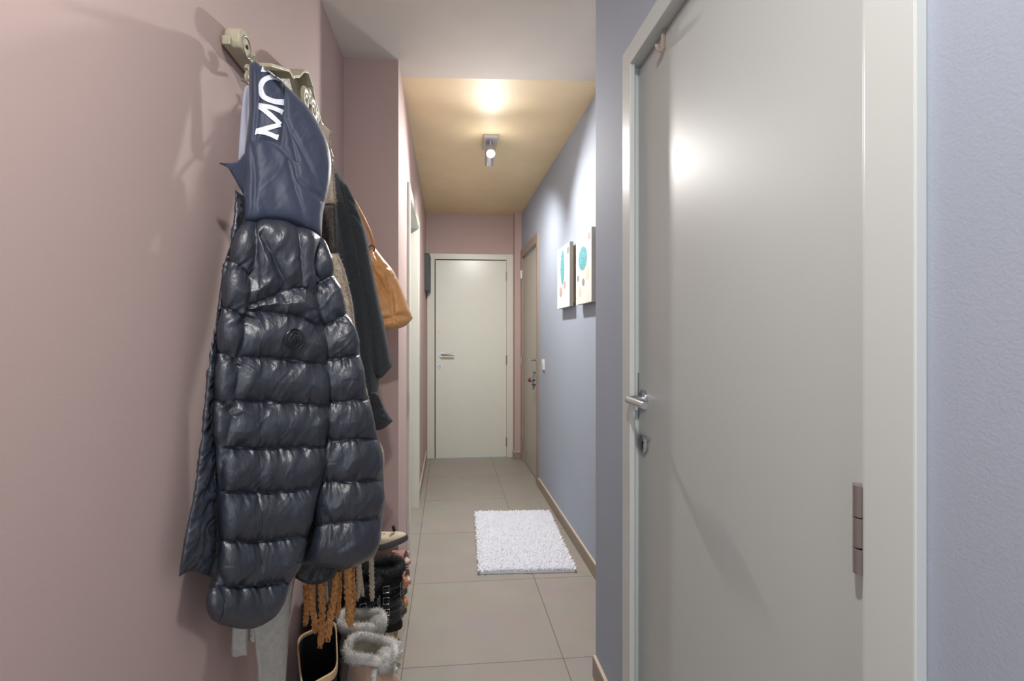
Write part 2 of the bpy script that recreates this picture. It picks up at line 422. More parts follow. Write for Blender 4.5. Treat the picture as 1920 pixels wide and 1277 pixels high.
# end door (door_1)
m = MB(); c0, c1 = -.281, .597
for (a, b) in (((c0, 4.89, 0), (-.205, 4.912, 2.077)), ((.528, 4.89, 0), (c1, 4.912, 2.077)), ((-.205, 4.89, 2.021), (.528, 4.912, 2.077))): m.box(a, b)
m.box((-.215, 4.91, 0), (-.205, 5.05, 2.03)); m.box((.5275, 4.914, 0), (.54, 5.05, 2.03)); m.box((-.215, 4.91, 2.021), (.54, 5.05, 2.03))
struct(m.build('trim_1', M['casing_warm'], smooth=False, bevel=.0015))
d = struct(MB().box((-.196, 4.900, .008), (.5265, 4.94, 2.013)).build('door_1', M['enddoor'], smooth=False, bevel=.002))
MB().box((-.204, 4.915, .0), (-.198, 4.99, 2.013)).build('gap_shade', M['dark'], d, smooth=False)  # black strip painted in as the shade of the gap left of the leaf
MB().box((-.196, 4.915, 2.014), (.520, 4.99, 2.0195)).build('gap_shade', M['dark'], d, smooth=False)  # likewise, gap shade above the leaf done as a black strip
def lever(parent, rose, out, along, m_=None, ln=.13, neck=.05, r=.0095):
    rose = Vector(rose); out = Vector(out).normalized(); along = Vector(along).normalized()
    mb = MB(); mb.cyl(rose, rose+out*.006, .026, 32)
    mb.cyl(rose+out*.006, rose+out*.008, .023, 32)
    c = rose+out*neck
    pts = [rose+out*.006, rose+out*(neck-.012), rose+out*(neck-.003)+along*.004, c+along*.012, c+along*ln]
    mb.tube(pts, r, 16)
    return mb.build('door_handle', m_ or M['steel'], parent)
def escutcheon(parent, c, out, m_=None):
    c = Vector(c); out = Vector(out).normalized()
    o = MB().cyl(c, c+out*.006, .026, 32).build('escutcheon', m_ or M['steel'], parent)
    up = Vector((0, 0, 1)); sd = out.cross(up).normalized(); e = c+out*.0063
    k = MB()
    k.cyl(e+up*.004, e+up*.004+out*.0006, .0045, 12)
    k.prism([e+sd*.0026-up*.014, e-sd*.0026-up*.014, e-sd*.0026+up*.004, e+sd*.0026+up*.004], out*.0006)
    k.build('keyhole', M['dark'], o, smooth=False)
    return o
hp = P(828, 665, 4.9); hk = P(825, 686, 4.9)
lever(d, (hp.x, 4.90, hp.z), (0, -1, 0), (1, 0, 0)); escutcheon(d, (hk.x, 4.90, hk.z), (0, -1, 0))
for v in (518, 675, 828):
    q = P(948.5, v, 4.9); MB().cyl((.526, 4.889, q.z-.045), (.526, 4.889, q.z+.045), .006, 12).build('hinge', M['hinge'], d)
q = P(822, 624, 4.9); MB().cyl((q.x, 4.90, q.z), (q.x, 4.8965, q.z), .004, 12).build('peephole', M['hinge'], d)
# near right door (door_2) in white casing
X = lambda y: wn(y)
m = MB(); ct = .0155
def strip(y0, y1, z0, z1): m.plan([(X(y0), y0), (X(y1), y1), (X(y1)-ct, y1), (X(y0)-ct, y0)], z0, z1)
strip(.498, .565, 0, 2.077); strip(1.345, 1.405, 0, 2.077); strip(.565, 1.345, 2.020, 2.077)
for (a, b) in (((.5, .565, 0), (.62, .577, 2.03)), ):
    m.plan([(X(.57)-.004, .572), (X(.57)+.1, .572), (X(.57)+.1, .580), (X(.57)-.004, .580)], 0, 2.03)
m.plan([(X(1.37)-.008, 1.371), (X(1.37)+.1, 1.371), (X(1.37)+.1, 1.382), (X(1.37)-.008, 1.382)], 0, 2.03)
m.plan([(X(1.37)+.03, 1.360), (X(1.37)+.1, 1.360), (X(1.37)+.1, 1.372), (X(1.37)+.03, 1.372)], 0, 2.03)
m.plan([(X(.58)-.004, .575), (X(1.38)-.004, 1.375), (X(1.38)+.1, 1.375), (X(.58)+.1, .575)], 2.021, 2.033)
struct(m.build('trim_2', M['casing'], smooth=False, bevel=.0022))
LX = .536
d = struct(MB().plan([(LX-.001, .582), (LX-.001, 1.366), (LX+.04, 1.366), (LX+.04, .582)], .008, 2.014).build('door_2', M['door'], smooth=False, bevel=.003))
hp = PX(1212, 749, LX); lever(d, (LX-.001, 1.322, hp.z), (-1, 0, 0), (0, -1, 0), ln=.13, neck=.052)
hk = PX(1212, 834, LX); escutcheon(d, (LX-.001, 1.322, hk.z), (-1, 0, 0))
mb = MB(); mb.box((LX-.003, 1.3665, 1.00), (LX+.02, 1.3685, 1.13)); mb.build('latch_plate', M['steel'], d, smooth=False)
mb = MB(); y = .588
z0 = H-(1076-631)/F*.62*1.02; z1 = H-(910-631)/F*.62*1.02
z0, z1 = .927, 1.043
for k, (a, b) in enumerate(((0, .36), (.365, .70), (.71, 1))):
    mb.cyl((LX-.010, y, z1-(z1-z0)*b+.0006), (LX-.010, y, z1-(z1-z0)*a-.0006), .0075, 16)
mb.box((LX-.012, y-.001, z0), (LX+.01, y+.009, z1))
mb.build('hinge', M['hinge'], d)
# over-door hook
hk_ = PX(1244, 62, LX-.006)
mb = MB(); hy = hk_.y; hz = 2.014
mb.tube([(LX+.02, hy, hz+.002), (LX-.004, hy, hz+.002), (LX-.006, hy, hz-.010), (LX-.007, hy, hz-.042), (LX-.012, hy, hz-.050), (LX-.020, hy, hz-.046), (LX-.023, hy, hz-.034)], .0032, 8, flat=2.2)
tag(mb.build('door_hook', M['taupe_frame'], None), 'small dull metal hook hung over the top edge of the near white door', 'hook')
# left corridor door (door_3)
m = MB()
def stripL(y0, y1, z0, z1, t=.015): m.plan([(wl(y0), y0), (wl(y1), y1), (wl(y1)+t, y1), (wl(y0)+t, y0)], z0, z1)
stripL(2.635, 2.712, 0, 2.077); stripL(3.495, 3.572, 0, 2.077); stripL(2.712, 3.495, 2.015, 2.077)
m.plan([(wl(D0)-.3, D0), (wl(D0)+.01, D0), (wl(D0)+.01, D0+.012), (wl(D0)-.3, D0+.012)], 0, 2.02)
m.plan([(wl(D1)-.3, D1-.012), (wl(D1)+.01, D1-.012), (wl(D1)+.01, D1), (wl(D1)-.3, D1)], 0, 2.02)
m.plan([(wl(D0)-.3, D0), (wl(D0)+.01, D0), (wl(D1)+.01, D1), (wl(D1)-.3, D1)], 2.01, 2.022)
struct(m.build('trim_3', M['casing_warm'], smooth=False, bevel=.0015))
struct(MB().box((-.58, D0+.012, .006), (-.54, D1-.012, 2.01)).build('door_3', M['door'], smooth=False, bevel=.002))
# right corridor door (door_4), taupe
m = MB()
def stripR(y0, y1, z0, z1, t=.012): m.plan([(wr(y0), y0), (wr(y1), y1), (wr(y1)-t, y1), (wr(y0)-t, y0)], z0, z1)
stripR(3.915, 3.985, 0, 2.10); stripR(4.735, 4.797, 0, 2.10); stripR(3.985, 4.735, 2.02, 2.10)
m.plan([(wr(R0)-.004, R0), (.80, R0), (.80, R0+.008), (wr(R0)-.004, R0+.008)], 0, 2.03)
m.plan([(wr(R1)-.004, R1-.008), (.80, R1-.008), (.80, R1), (wr(R1)-.004, R1)], 0, 2.03)
struct(m.build('trim_4', M['taupe_frame'], smooth=False, bevel=.0015))
dx0 = wr(R0)+.012; dx1 = wr(R1)+.012
d = struct(MB().plan([(dx0, 3.99), (dx1, 4.73), (dx1+.04, 4.73), (dx0+.04, 3.99)], .008, 2.012).build('door_4', M['taupe'], smooth=False, bevel=.002))
pl = 4.045; px = dx0-.0005
MB().plan([(px-.006, pl-.018), (px, pl-.018), (px, pl+.018), (px-.006, pl+.018)], .86, 1.12).build('handle_plate', M['steel'], d, smooth=False, bevel=.002)
mb = MB(); mb.tube([(px-.004, pl, 1.035), (px-.042, pl, 1.035), (px-.05, pl+.012, 1.035), (px-.05, pl+.12, 1.035)], .008, 12); mb.build('door_handle', M['steel'], d)
for v in (515, 676, 832):
    q = P(981.5, v, 4.74)
    MB().cyl((wr(4.74)-.014, 4.733, q.z-.04), (wr(4.74)-.014, 4.733, q.z+.04), .010, 12).build('hinge', M['white_plastic'] if v < 600 else M['steel'], d)
# keys hanging in the lock
kt = empty('key_bunch', (px-.02, pl, .93), 'small bunch of keys with red fob hanging from the taupe door lock', 'keys')
mb = MB(); mb.box((px-.022, pl-.0015, .925), (px-.004, pl+.0015, .933)); mb.cyl((px-.030, pl-.0012, .929), (px-.030, pl+.0012, .929), .011, 18); mb.build('lock_key', M['steel'], kt)
mb = MB(); cc = Vector((px-.034, pl+.005, .905)); mb.tube([cc+Vector((math.cos(a)*.014, .3*math.cos(a)*.014, math.sin(a)*.016)) for a in np.linspace(0, 2*PI, 20, endpoint=False)], .0016, 6, closed=True); mb.build('key_ring', M['steel'], kt)
mb = MB(); mb.prism([(px-.06, pl+.02, .885), (px-.035, pl+.02, .868), (px-.04, pl+.02, .845), (px-.075, pl+.02, .848), (px-.078, pl+.02, .868)], (0, .006, 0)); mb.build('fob', M['red'], kt, smooth=False)
for k, (dx, dz, tl) in enumerate(((-.05, .0, .3), (-.028, -.01, -.25), (-.04, -.045, .1), (-.022, -.05, -.2))):
    mb = MB(); c = Vector((px+dx, pl+.01+.004*k, .872+dz)); dn = Vector((math.sin(tl), 0, -math.cos(tl)))
    sd = Vector((dn.z, 0, -dn.x))
    mb.cyl(c-Vector((0, .001, 0)), c+Vector((0, .001, 0)), .011, 14); mb.prism([c+sd*.004, c-sd*.004, c-sd*.004+dn*.042, c+sd*.001+dn*.045, c+sd*.004+dn*.035], (0, .002, 0))
    mb.build('key', M['graphite'] if k % 2 else M['steel'], kt, smooth=False)
settle(kt)
# light switch beside taupe door
q = PX(1019.5, 684, wr(3.8)); sw = empty('light_switch', (wr(q.y), q.y, q.z-.04), 'small white light switch on the blue-grey wall next to the taupe door', 'light switch')
x = wr(q.y); MB().box((x-.010, q.y-.041, q.z-.041), (x, q.y+.041, q.z+.041)).build('switch_plate', M['white_plastic'], sw, smooth=False, bevel=.003)
MB().prism([(x-.010, q.y-.028, q.z-.030), (x-.016, q.y-.028, q.z+.030), (x-.010, q.y-.028, q.z+.030)], (0, .056, 0)).build('rocker', M['white_plastic'], sw, smooth=False)
settle(sw)
# graphite box on left wall by end door
q0 = PX(790, 476, wl(4.5)+.045); 
a = P(791, 477, 4.70); b_ = P(791, 547, 4.70)
bx = MB(); x0 = wl(4.8)
bx.plan([(x0-.002, 4.62), (x0+.045, 4.62), (x0+.05, 4.63), (x0+.05, 4.87), (x0-.002, 4.87)], b_.z, a.z)
bx.build('wall_box', M['graphite'], None, smooth=False, bevel=.008)
tag(bpy.data.objects['wall_box'], 'narrow dark graphite box mounted high on the left wall beside the end door', 'wall box')
# ---------------------------------------------------------------- canvases
def canvas(y0, y1, z0, z1, label, art):
    xw = wr((y0+y1)/2)
    t = empty('canvas_picture', (xw, (y0+y1)/2, z0), label, 'picture', 'pair of small canvases on the right wall')
    xf = lambda y: wr(y)-.036
    m = MB()
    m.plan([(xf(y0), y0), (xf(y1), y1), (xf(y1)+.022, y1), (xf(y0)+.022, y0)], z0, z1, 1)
    m.add([(xf(y0)-.0003, y0, z0), (xf(y1)-.0003, y1, z0), (xf(y1)-.0003, y1, z1), (xf(y0)-.0003, y0, z1)], [(0, 1, 2, 3)], 0)
    m.build('canvas', [M['canvas'], M['canvas_side']], t, smooth=False)
    MB().plan([(xf(y0)+.022, y0+.02), (xf(y1)+.022, y1-.02), (wr(y1), y1-.02), (wr(y0), y0+.02)], z0+.02, z1-.02).build('stretcher_bar', M['wood'], t, smooth=False)
    for (fy, fz, ry, rz, mm, nm) in art:      # fy measured from the far edge
        cy = y1-(y1-y0)*fy; cz = z1-(z1-z0)*fz; mb = MB()
        pts = [(xf(cy+math.cos(a)*ry)-.0011, cy+math.cos(a)*ry, cz+math.sin(a)*rz) for a in np.linspace(0, 2*PI, 28, endpoint=False)]
        mb.prism(pts, (.0006, 0, 0)); mb.build(nm, M[mm], t, smooth=False)
    settle(t)
A = [(PX(1045, 470.3, wr(3.1)-.036)), (PX(1067.5, 457, wr(2.9)-.036)), (PX(1045, 579.6, wr(3.1)-.036))]
canvas(A[1].y, A[0].y, A[2].z, A[0].z+.0, 'smaller-looking white canvas with a tall slim teal shape, farther of the two wall pictures',
       [(.45, .34, .05, .108, 'teal', 'painted_shape'), (.88, .12, .03, .022, 'grey_ink', 'painted_dot'), (.62, .64, .028, .026, 'rose_ink', 'painted_dot'), (.32, .735, .034, .032, 'rose_ink', 'painted_dot')])
A = [(PX(1080.6, 446.5, wr(2.6)-.036)), (PX(1109, 426, wr(2.4)-.036)), (PX(1080.6, 572.2, wr(2.6)-.036))]
canvas(A[1].y, A[0].y, A[2].z, A[0].z, 'white canvas with a round pale teal shape, nearer of the two wall pictures',
       [(.46, .36, .078, .064, 'teal', 'painted_shape'), (.86, .10, .022, .020, 'rose_ink', 'painted_dot'), (.14, .62, .018, .018, 'grey_ink', 'painted_dot'), (.50, .70, .022, .020, 'grey_ink', 'painted_dot'), (.75, .60, .03, .035, 'beige_ink', 'painted_dot'), (.28, .82, .026, .028, 'beige_ink', 'painted_dot')])
# ---------------------------------------------------------------- ceiling spot
def spot(loc, label, tgt, tgt2, pw, glow=.9):
    x, y, z = loc
    t = empty('ceiling_spotlight', (x, y, CEIL), label, 'ceiling light', None)
    MB().box((x-.045, y-.045, CEIL-.022), (x+.045, y+.16, CEIL)).build('mounting_plate', M['lamp_body'], t, smooth=False, bevel=.002)
    for k, (yy, tg) in enumerate(((y, tgt), (y+.13, tgt2))):
        c = Vector((x, yy, CEIL-.085)); dn = (Vector(tg)-c).normalized()
        MB().cyl((x, yy, CEIL-.022), (x, yy, CEIL-.07), .006, 10).build('swivel_stem', M['lamp_body'], t)
        h = MB().tube([c-dn*.045, c-dn*.04, c+dn*.045, c+dn*.045, c+dn*.030], [.022, .027, .0275, .024, .023], 28).build('lamp_head', M['lamp_body'], t)
        MB().cyl(c+dn*.0445, c+dn*.0455, .0235, 24).build('bulb', M['lamp_glow'], t)
        ld = bpy.data.lights.new('spot_beam', 'SPOT'); lo = bpy.data.objects.new('spot_beam', ld); COL.objects.link(lo)
        ld.energy = pw[k]; ld.spot_size = math.radians(150); ld.spot_blend = .9; ld.shadow_soft_size = .034; ld.color = (1, .975, .94)
        lo.location = c+dn*.055; lo.rotation_euler = dn.to_track_quat('-Z', 'Y').to_euler()
        lo.parent = t
        if k == 0:
            gd = bpy.data.lights.new('bulb_glow', 'POINT'); go = bpy.data.objects.new('bulb_glow', gd); COL.objects.link(go)
            gd.energy = glow; gd.shadow_soft_size = .03; gd.color = (1, .97, .93); go.location = c+dn*.075; go.parent = t
    settle(t)
    return t
q = P(916, 262, 3.0)
t = spot((.222, 2.99, 0), 'double aluminium spotlight on the sand-coloured corridor ceiling, lamp glowing', (.14, 1.3, .6), (.25, 4.2, .5), (100, 75))
t = spot((-.03, .12, 0), 'double aluminium spotlight on the white ceiling right above the viewer', (.12, 1.2, 0), (-.05, -1.0, 0), (46, 26))
# ---------------------------------------------------------------- rug
r = [(.144, 3.329), (.652, 3.311), (.628, 2.476), (.127, 2.492)]
rt = empty('bath_rug', (.39, 2.9, 0), 'white shaggy rectangular rug lying on the taupe tiles', 'rug')
MB().plan(r, .0005, .012).build('backing', M['rug'], rt, smooth=False)
mb = MB()
nx, ny = 62, 100
for i in range(nx):
    for j in range(ny):
        a = (i+.5+random.uniform(-.35, .35))/nx; b = (j+.5+random.uniform(-.35, .35))/ny
        p = (Vector(r[3]).lerp(Vector(r[2]), a)).lerp(Vector(r[0]).lerp(Vector(r[1]), a), b)
        hh = .011+random.uniform(0, .008)
        tx, ty = random.uniform(-.006, .006), random.uniform(-.006, .006)
        if a < .03: tx -= .009
        if a > .97: tx += .009
        if b < .02: ty -= .004
        if b > .98: ty += .008
        w = .0052
        rings = []
        for (f, k) in ((0, .9), (.6, 1.0), (.92, .7), (1.0, .25)):
            rings.append([(p.x+tx*f+math.cos(q*PI/2.5)*w*k, p.y+ty*f+math.sin(q*PI/2.5)*w*k, .010+hh*f) for q in range(5)])
        mb.loft(rings, cap0=False)
tag(mb.build('pile', M['rug'], rt, angle=180, fix=False), kind='stuff')
settle(rt)
#PART2
# ================================================================== THE COAT RACK
def yw(u, X): return PX(u, 600, X).y
rk = empty('coat_rack', (-.488, 1.45, 1.80), 'carved sage-cream wooden coat rack with scrolls fixed high on the rose wall', 'coat rack')
XW = -.487
m = MB()
# shelf board, backboard
ya, yb = 1.044, 1.86
MB().box((XW, ya, 1.849), (-.470, yb, 1.868)).build('shelf_board', M['carved'], rk, smooth=False, bevel=.002)
MB().box((XW, 1.24, 1.775), (-.478, 1.80, 1.849)).build('back_board', M['carved'], rk, smooth=False, bevel=.002)
for y0, sg in ((1.052, 1), (1.852, -1)):
    pts = [(XW, y0, 1.860)]
    for k in range(15):
        a = PI*k/14; pts.append((XW, y0+sg*(.030-.030*math.cos(a)), 1.868+.034*math.sin(a)))
    pts.append((XW, y0+sg*.115, 1.852)); pts.append((XW, y0+sg*.006, 1.850))
    MB().prism(pts, (.033, 0, 0)).build('end_horn', M['carved'], rk, smooth=False, bevel=.004)
    c = Vector((XW+.034, y0+sg*.034, 1.868))
    mb = MB(); mb.tube([c+Vector((0, math.cos(a)*.021, math.sin(a)*.021)) for a in np.linspace(0, 2*PI, 28, endpoint=False)], .0012, 8, closed=True)
    ro = mb.build('rosette', M['taupe_frame'], rk)
    mb = MB()
    for k in range(6): a = k*PI/3; mb.ball(c+Vector((.0005, math.cos(a)*.003, math.sin(a)*.003)), .0016, 8)
    mb.build('rosette_flower', M['dark'], ro)
# pediment: outline from behind the navy coat to its peak and down again (mirrored)
half = [(1.16, 1.868), (1.286, 1.925), (1.315, 1.922), (1.335, 1.936), (1.37, 1.955), (1.41, 1.992), (1.45, 2.010)]
out = half+[(2.90-y, z) for y, z in half[::-1][1:]]
pts = [(XW, y, z) for y, z in out]+[(XW, 1.74, 1.86), (XW, 1.16, 1.86)]
MB().prism(pts, (.018, 0, 0)).build('pediment', M['carved'], rk, smooth=False, bevel=.002)
mb = MB()
def mould(path, w, h_):
    n = len(path)
    for i in range(n-1):
        (y0, z0), (y1, z1) = path[i], path[i+1]
        mb.add([(XW, y0, z0), (XW+w, y0, z0), (XW+w, y0, z0+h_), (XW, y0, z0+h_), (XW, y1, z1), (XW+w, y1, z1), (XW+w, y1, z1+h_), (XW, y1, z1+h_)],
               [(0, 1, 2, 3), (4, 7, 6, 5), (1, 5, 6, 2), (3, 2, 6, 7), (0, 3, 7, 4), (0, 4, 5, 1)])
mould(out, .058, .009)
mb.build('crest_moulding', M['carved'], rk, smooth=False, bevel=.0015)
def scroll(c, r0, turns, sg, rad, name='scroll'):
    c = Vector(c); n = int(28*turns)
    p = [c+Vector((0, sg*math.cos(2*PI*turns*i/n)*r0*(1-.78*i/n), math.sin(2*PI*turns*i/n)*r0*(1-.78*i/n))) for i in range(n)]
    return MB().tube(p, [rad*(1-.3*i/n) for i in range(n)], 10, flat=1.6).build(name, M['carved'], rk)
for (u, v, r0, sg, rd) in ((474, 116, .017, 1, .0055), (466, 136, .011, -1, .0045), (464, 148, .009, 1, .004), (572, 186, .026, 1, .0065), (586, 206, .027, -1, .0065), (593, 222, .018, 1, .005), (580, 176, .010, 1, .004)):
    X_ = -.460 if u < 500 else -.424
    q = PX(u, v, X_); scroll(q, r0*(1.0 if u < 500 else 1.15), 1.6, sg, rd)
hooks = [1.12, 1.26, 1.42, 1.57, 1.70]
for y in hooks:
    MB().tube([(-.478, y, 1.815), (-.458, y, 1.806), (-.447, y, 1.812), (-.443, y, 1.826)], .004, 10).build('hook', M['hinge'], rk)
settle(rk)
# ================================================================== PUFFER COAT
dep = lambda xs, ys: (lambda U, V: np.interp(U, xs, ys))
_DP = dep([330, 380, 410, 480, 620, 730], [.835, .90, .945, 1.01, 1.11, 1.21])
DP = lambda U, V: _DP(U, V)+.075*np.clip((430-V)/310, 0, 1)*np.clip((U-415)/50, 0, 1)
pf = empty('puffer_coat', (-.44, 1.12, 1.82), 'long glossy black quilted puffer coat with navy shoulders and white lettering, nearest on the rack', 'coat')
def z1(*p): return [(320+x/3.192, 30+y/3.192) for x, y in p]
def z2(*p): return [(320+x/3.192, 380+y/3.192) for x, y in p]
def z3(*p): return [(320+x/2.47, 760+y/2.47) for x, y in p]
ZIP = [(455, 368), (456, 411), (428, 487), (414, 574), (405, 662), (399, 780), (405, 881), (408, 1043), (409, 1084)]
# inner facing left of the zip
cloth('inner_facing', M['puffer'], [(441, 356), (455, 366)], [(335, 1082), (350, 1074), (364, 1073), (385, 1080), (409, 1086)],
      [(441, 356), (440, 411), (434, 449), (423, 499), (411, 580), (398, 646), (383, 780), (381, 800), (364, 922), (344, 1019), (335, 1082)],
      [(455, 366)]+ZIP[1:], DP, .030, step=1.8, seams=[[(460, 368)]+[(x+3, y) for x, y in ZIP[1:]]], amp=.004, rad=24, gather=.003, glen=12, crumple=.006, cscale=30, ep=6, parent=pf, seed=3)
BC = [(480, 414), (477, 440), (476, 480), (469, 521), (462, 596), (458, 605), (450, 662), (444, 687), (436, 753), (420, 841), (415, 922), (413, 1015), (417, 1100)]
SIDE = [(603, 445), (588, 470), (586, 500), (593, 530), (597, 565), (605, 599), (611, 624), (616, 681), (622, 756), (620, 770), (611, 837), (603, 910), (587, 950), (577, 1007), (559, 1060), (543, 1096), (514, 1153)]
plain = [BC, [(487, 443), (510, 485), (536, 540)], [(556, 427), (561, 480), (567, 542)]]
seams = [[(425, 487), (446, 497), (469, 521)], [(415, 575), (440, 585), (460, 603)], [(407, 660), (430, 670), (444, 687)], [(401, 750), (420, 757), (434, 780)],
         [(470, 572), (478, 568), (520, 551), (555, 541), (580, 543), (592, 562), (604, 600)],
         [(464, 582), (508, 587), (564, 596), (612, 622)], [(447, 670), (508, 671), (564, 678), (616, 685)], [(437, 751), (514, 754), (620, 762)],
         [(421, 839), (514, 841), (611, 837)], [(415, 922), (502, 924), (603, 913)], [(413, 1014), (482, 1015), (577, 1004)], [(416, 1101), (482, 1098), (545, 1091)]]
TB = [(456, 413), (480, 415), (500, 412), (539, 417), (580, 431), (603, 445)]
o, tr_panel, _ = cloth('front_panel', M['puffer'], TB, [(399, 1161), (421, 1169), (454, 1176), (482, 1173), (514, 1153)],
      [(456, 413), (428, 487), (414, 574), (405, 662), (399, 780), (405, 881), (408, 1043), (404, 1085), (393, 1110), (393, 1135), (399, 1161)],
      SIDE, DP, .085, step=1.6, seams=seams, amp=.021, rad=42, gather=.0048, glen=12, crumple=.0034, cscale=50, ep=9, plain=plain, parent=pf, seed=1)
# sleeve (quilted)
SL = [[(588, 536), (610, 524), (632, 513)], [(600, 612), (628, 602), (655, 585)], [(606, 673), (640, 672), (680, 662)], [(612, 752), (650, 753), (690, 749)], [(606, 829), (660, 824), (704, 824)], [(598, 905), (660, 903), (722, 901)], [(588, 986), (650, 978), (724, 969)]]
DS = dep([560, 600, 660, 725], [1.13, 1.125, 1.15, 1.22])
o, tr_sleeve, _ = cloth('quilted_sleeve', M['puffer'], [(583, 463), (595, 452), (606, 446)], [(556, 1058), (603, 1062), (644, 1067), (664, 1061), (703, 1043)],
      [(583, 463), (579, 500), (585, 530), (588, 565), (598, 624), (603, 681), (608, 756), (606, 800), (600, 850), (594, 910), (590, 950), (584, 1007), (556, 1058)],
      [(606, 446), (614, 474), (627, 518), (649, 584), (661, 612), (672, 646), (676, 671), (683, 725), (693, 750), (701, 792), (715, 841), (719, 890), (720, 925), (719, 962), (711, 1019), (703, 1043)],
      DS, .09, step=1.7, seams=SL, amp=.019, rad=38, gather=.0048, glen=12, crumple=.0034, cscale=46, ep=6, parent=pf, seed=4)
cloth('back_panel', M['puffer_dark'], [(560, 470), (600, 470)], [(550, 1080), (640, 1072)], [(560, 470), (556, 800), (548, 950), (550, 1080)], [(600, 470), (640, 700), (660, 900), (640, 1072)],
      dep([540, 660], [1.20, 1.24]), .03, step=4, crumple=.003, cscale=30, parent=pf, seed=21)
# lower back hem seen under the sleeve
cloth('back_hem', M['puffer_dark'], [(545, 1050), (590, 1052), (632, 1054)], [(553, 1084), (575, 1095), (600, 1095), (626, 1084)], [(545, 1050), (548, 1070), (553, 1084)], [(632, 1054), (632, 1070), (626, 1084)],
      dep([540, 640], [1.17, 1.22]), .035, step=2, crumple=.004, cscale=20, parent=pf, seed=9)
# yoke
YL = [(467, 122), (467, 160), (467, 205), (462, 255), (458, 290), (458, 330), (456, 368), (456, 416)]
YR = [(492, 127), (512, 141), (533, 158), (571, 193), (596, 230), (614, 268), (621, 306), (618, 346), (609, 384), (605, 406), (603, 447)]
o, tr_yoke, _ = cloth('shoulder_yoke', M['yoke'], [(467, 122), (472, 117), (480, 116), (492, 127)], [(x, y+2) for x, y in TB], YL, YR, DP, .075, step=1.7,
      crease=[[(489, 262), (508, 264), (527, 277), (552, 309), (558, 334), (580, 355), (602, 371), (612, 384)], [(533, 158), (534, 190), (533, 225), (527, 277)],
              [(484, 122), (485, 170), (479, 262)], [(530, 215), (545, 250), (556, 300)], [(548, 250), (575, 300), (600, 350)], [(470, 270), (478, 330), (474, 410)], [(540, 300), (556, 360), (574, 420)]],
      camp=.005, crad=5, crumple=.0012, cscale=36, fold=.005, fscale=22, fdir=(.94, -.3), parent=pf, seed=2)
cloth('collar', M['yoke'], [(411, 305), (430, 306), (446, 302), (459, 286)], [(413, 308), (430, 318), (444, 346), (455, 369)], [(411, 305), (413, 308)], [(459, 286), (461, 330), (458, 369)],
      DP, .014, step=1.5, fold=.005, fscale=16, fdir=(.7, .7), parent=pf, seed=5)
# pale lining showing at the back of the neck
cloth('neck_lining', M['lining'], [(458, 165), (463, 160), (472, 160)], [(446, 303), (452, 300), (463, 292)], [(458, 165), (454, 190), (449, 249), (446, 303)], [(472, 160), (472, 205), (468, 255), (463, 292)],
      dep([440, 475], [1.055, 1.085]), .012, step=1.6, fold=.004, fscale=9, parent=pf, seed=6)
# lettering M O (cut by the shoulder fold) plus the edge of the next letter
le = MB()
def zz(*p): return z1(*p)
def stroke(pts, w): ribbon(le, tr_yoke, z1(*pts), [x/3.192 for x in w], step=1.6, off=.0018)
stroke([(529, 541), (600, 549), (668, 577)], [34, 26, 26])
stroke([(533, 545), (590, 590), (655, 650)], [26, 30, 24])
stroke([(655, 652), (600, 668), (540, 684), (514, 690)], [24, 30, 30, 22])
stroke([(514, 692), (560, 700), (600, 712), (637, 730)], [32, 26, 26, 26])
stroke([(519, 676), (514, 692), (508, 714)], [14, 16, 12]); stroke([(664, 560), (660, 592)], [12, 12]); stroke([(640, 712), (634, 742)], [12, 12])
stroke([(682, 412), (655, 388), (620, 371), (585, 372), (556, 390), (541, 425), (545, 462), (562, 490), (600, 508), (640, 517), (674, 518)], [14, 22, 26, 30, 30, 28, 30, 30, 30, 32, 36])
stroke([(545, 322), (580, 332), (625, 360)], [32, 14, 6])
tag(le.build('lettering', M['letter'], pf, angle=180, fix=False), 'white lettering on the shoulder')
# badge on the chest
bc = np.array(z2((738, 818))[0]); bd = MB()
def bp(dx, dy, off=.001): return hit(tr_panel, bc[0]+dx, bc[1]+dy, off)
c, n = bp(0, 0)
k = 40
rings = []
for rr, of in ((18.5, -.002), (18.5, .0035), (16.5, .005), (0.5, .004)):
    rings.append([c+(bp(math.cos(2*PI*i/k)*rr, math.sin(2*PI*i/k)*rr)[0]-c)*1.0+n*of for i in range(k)])
bd.loft(rings, cap0=False)
for rr in (17.6, 11.5):
    bd.tube([bp(math.cos(2*PI*i/k)*rr, math.sin(2*PI*i/k)*rr, .0055)[0] for i in range(k)], .0016, 6, closed=True)
bg = bd.build('badge', M['badge'], pf)
em = MB()
em.tube([bp(x, y, .0055)[0] for x, y in ((-19, -2), (-20, 4), (-14, 9), (-8, 13), (0, 14), (8, 13), (14, 9), (20, 4), (19, -2))], .0013, 6)
em.tube([bp(x, y, .0055)[0] for x, y in ((-9, 6), (-5, -3), (-2, 3), (1, -6), (4, 3), (7, -3), (10, 6))], .0014, 6)
em.tube([bp(x, y, .0055)[0] for x, y in ((-3, -4), (0, -9), (3, -5), (6, -7))], .0013, 6)
em.build('emblem', M['puffer_dark'], bg)
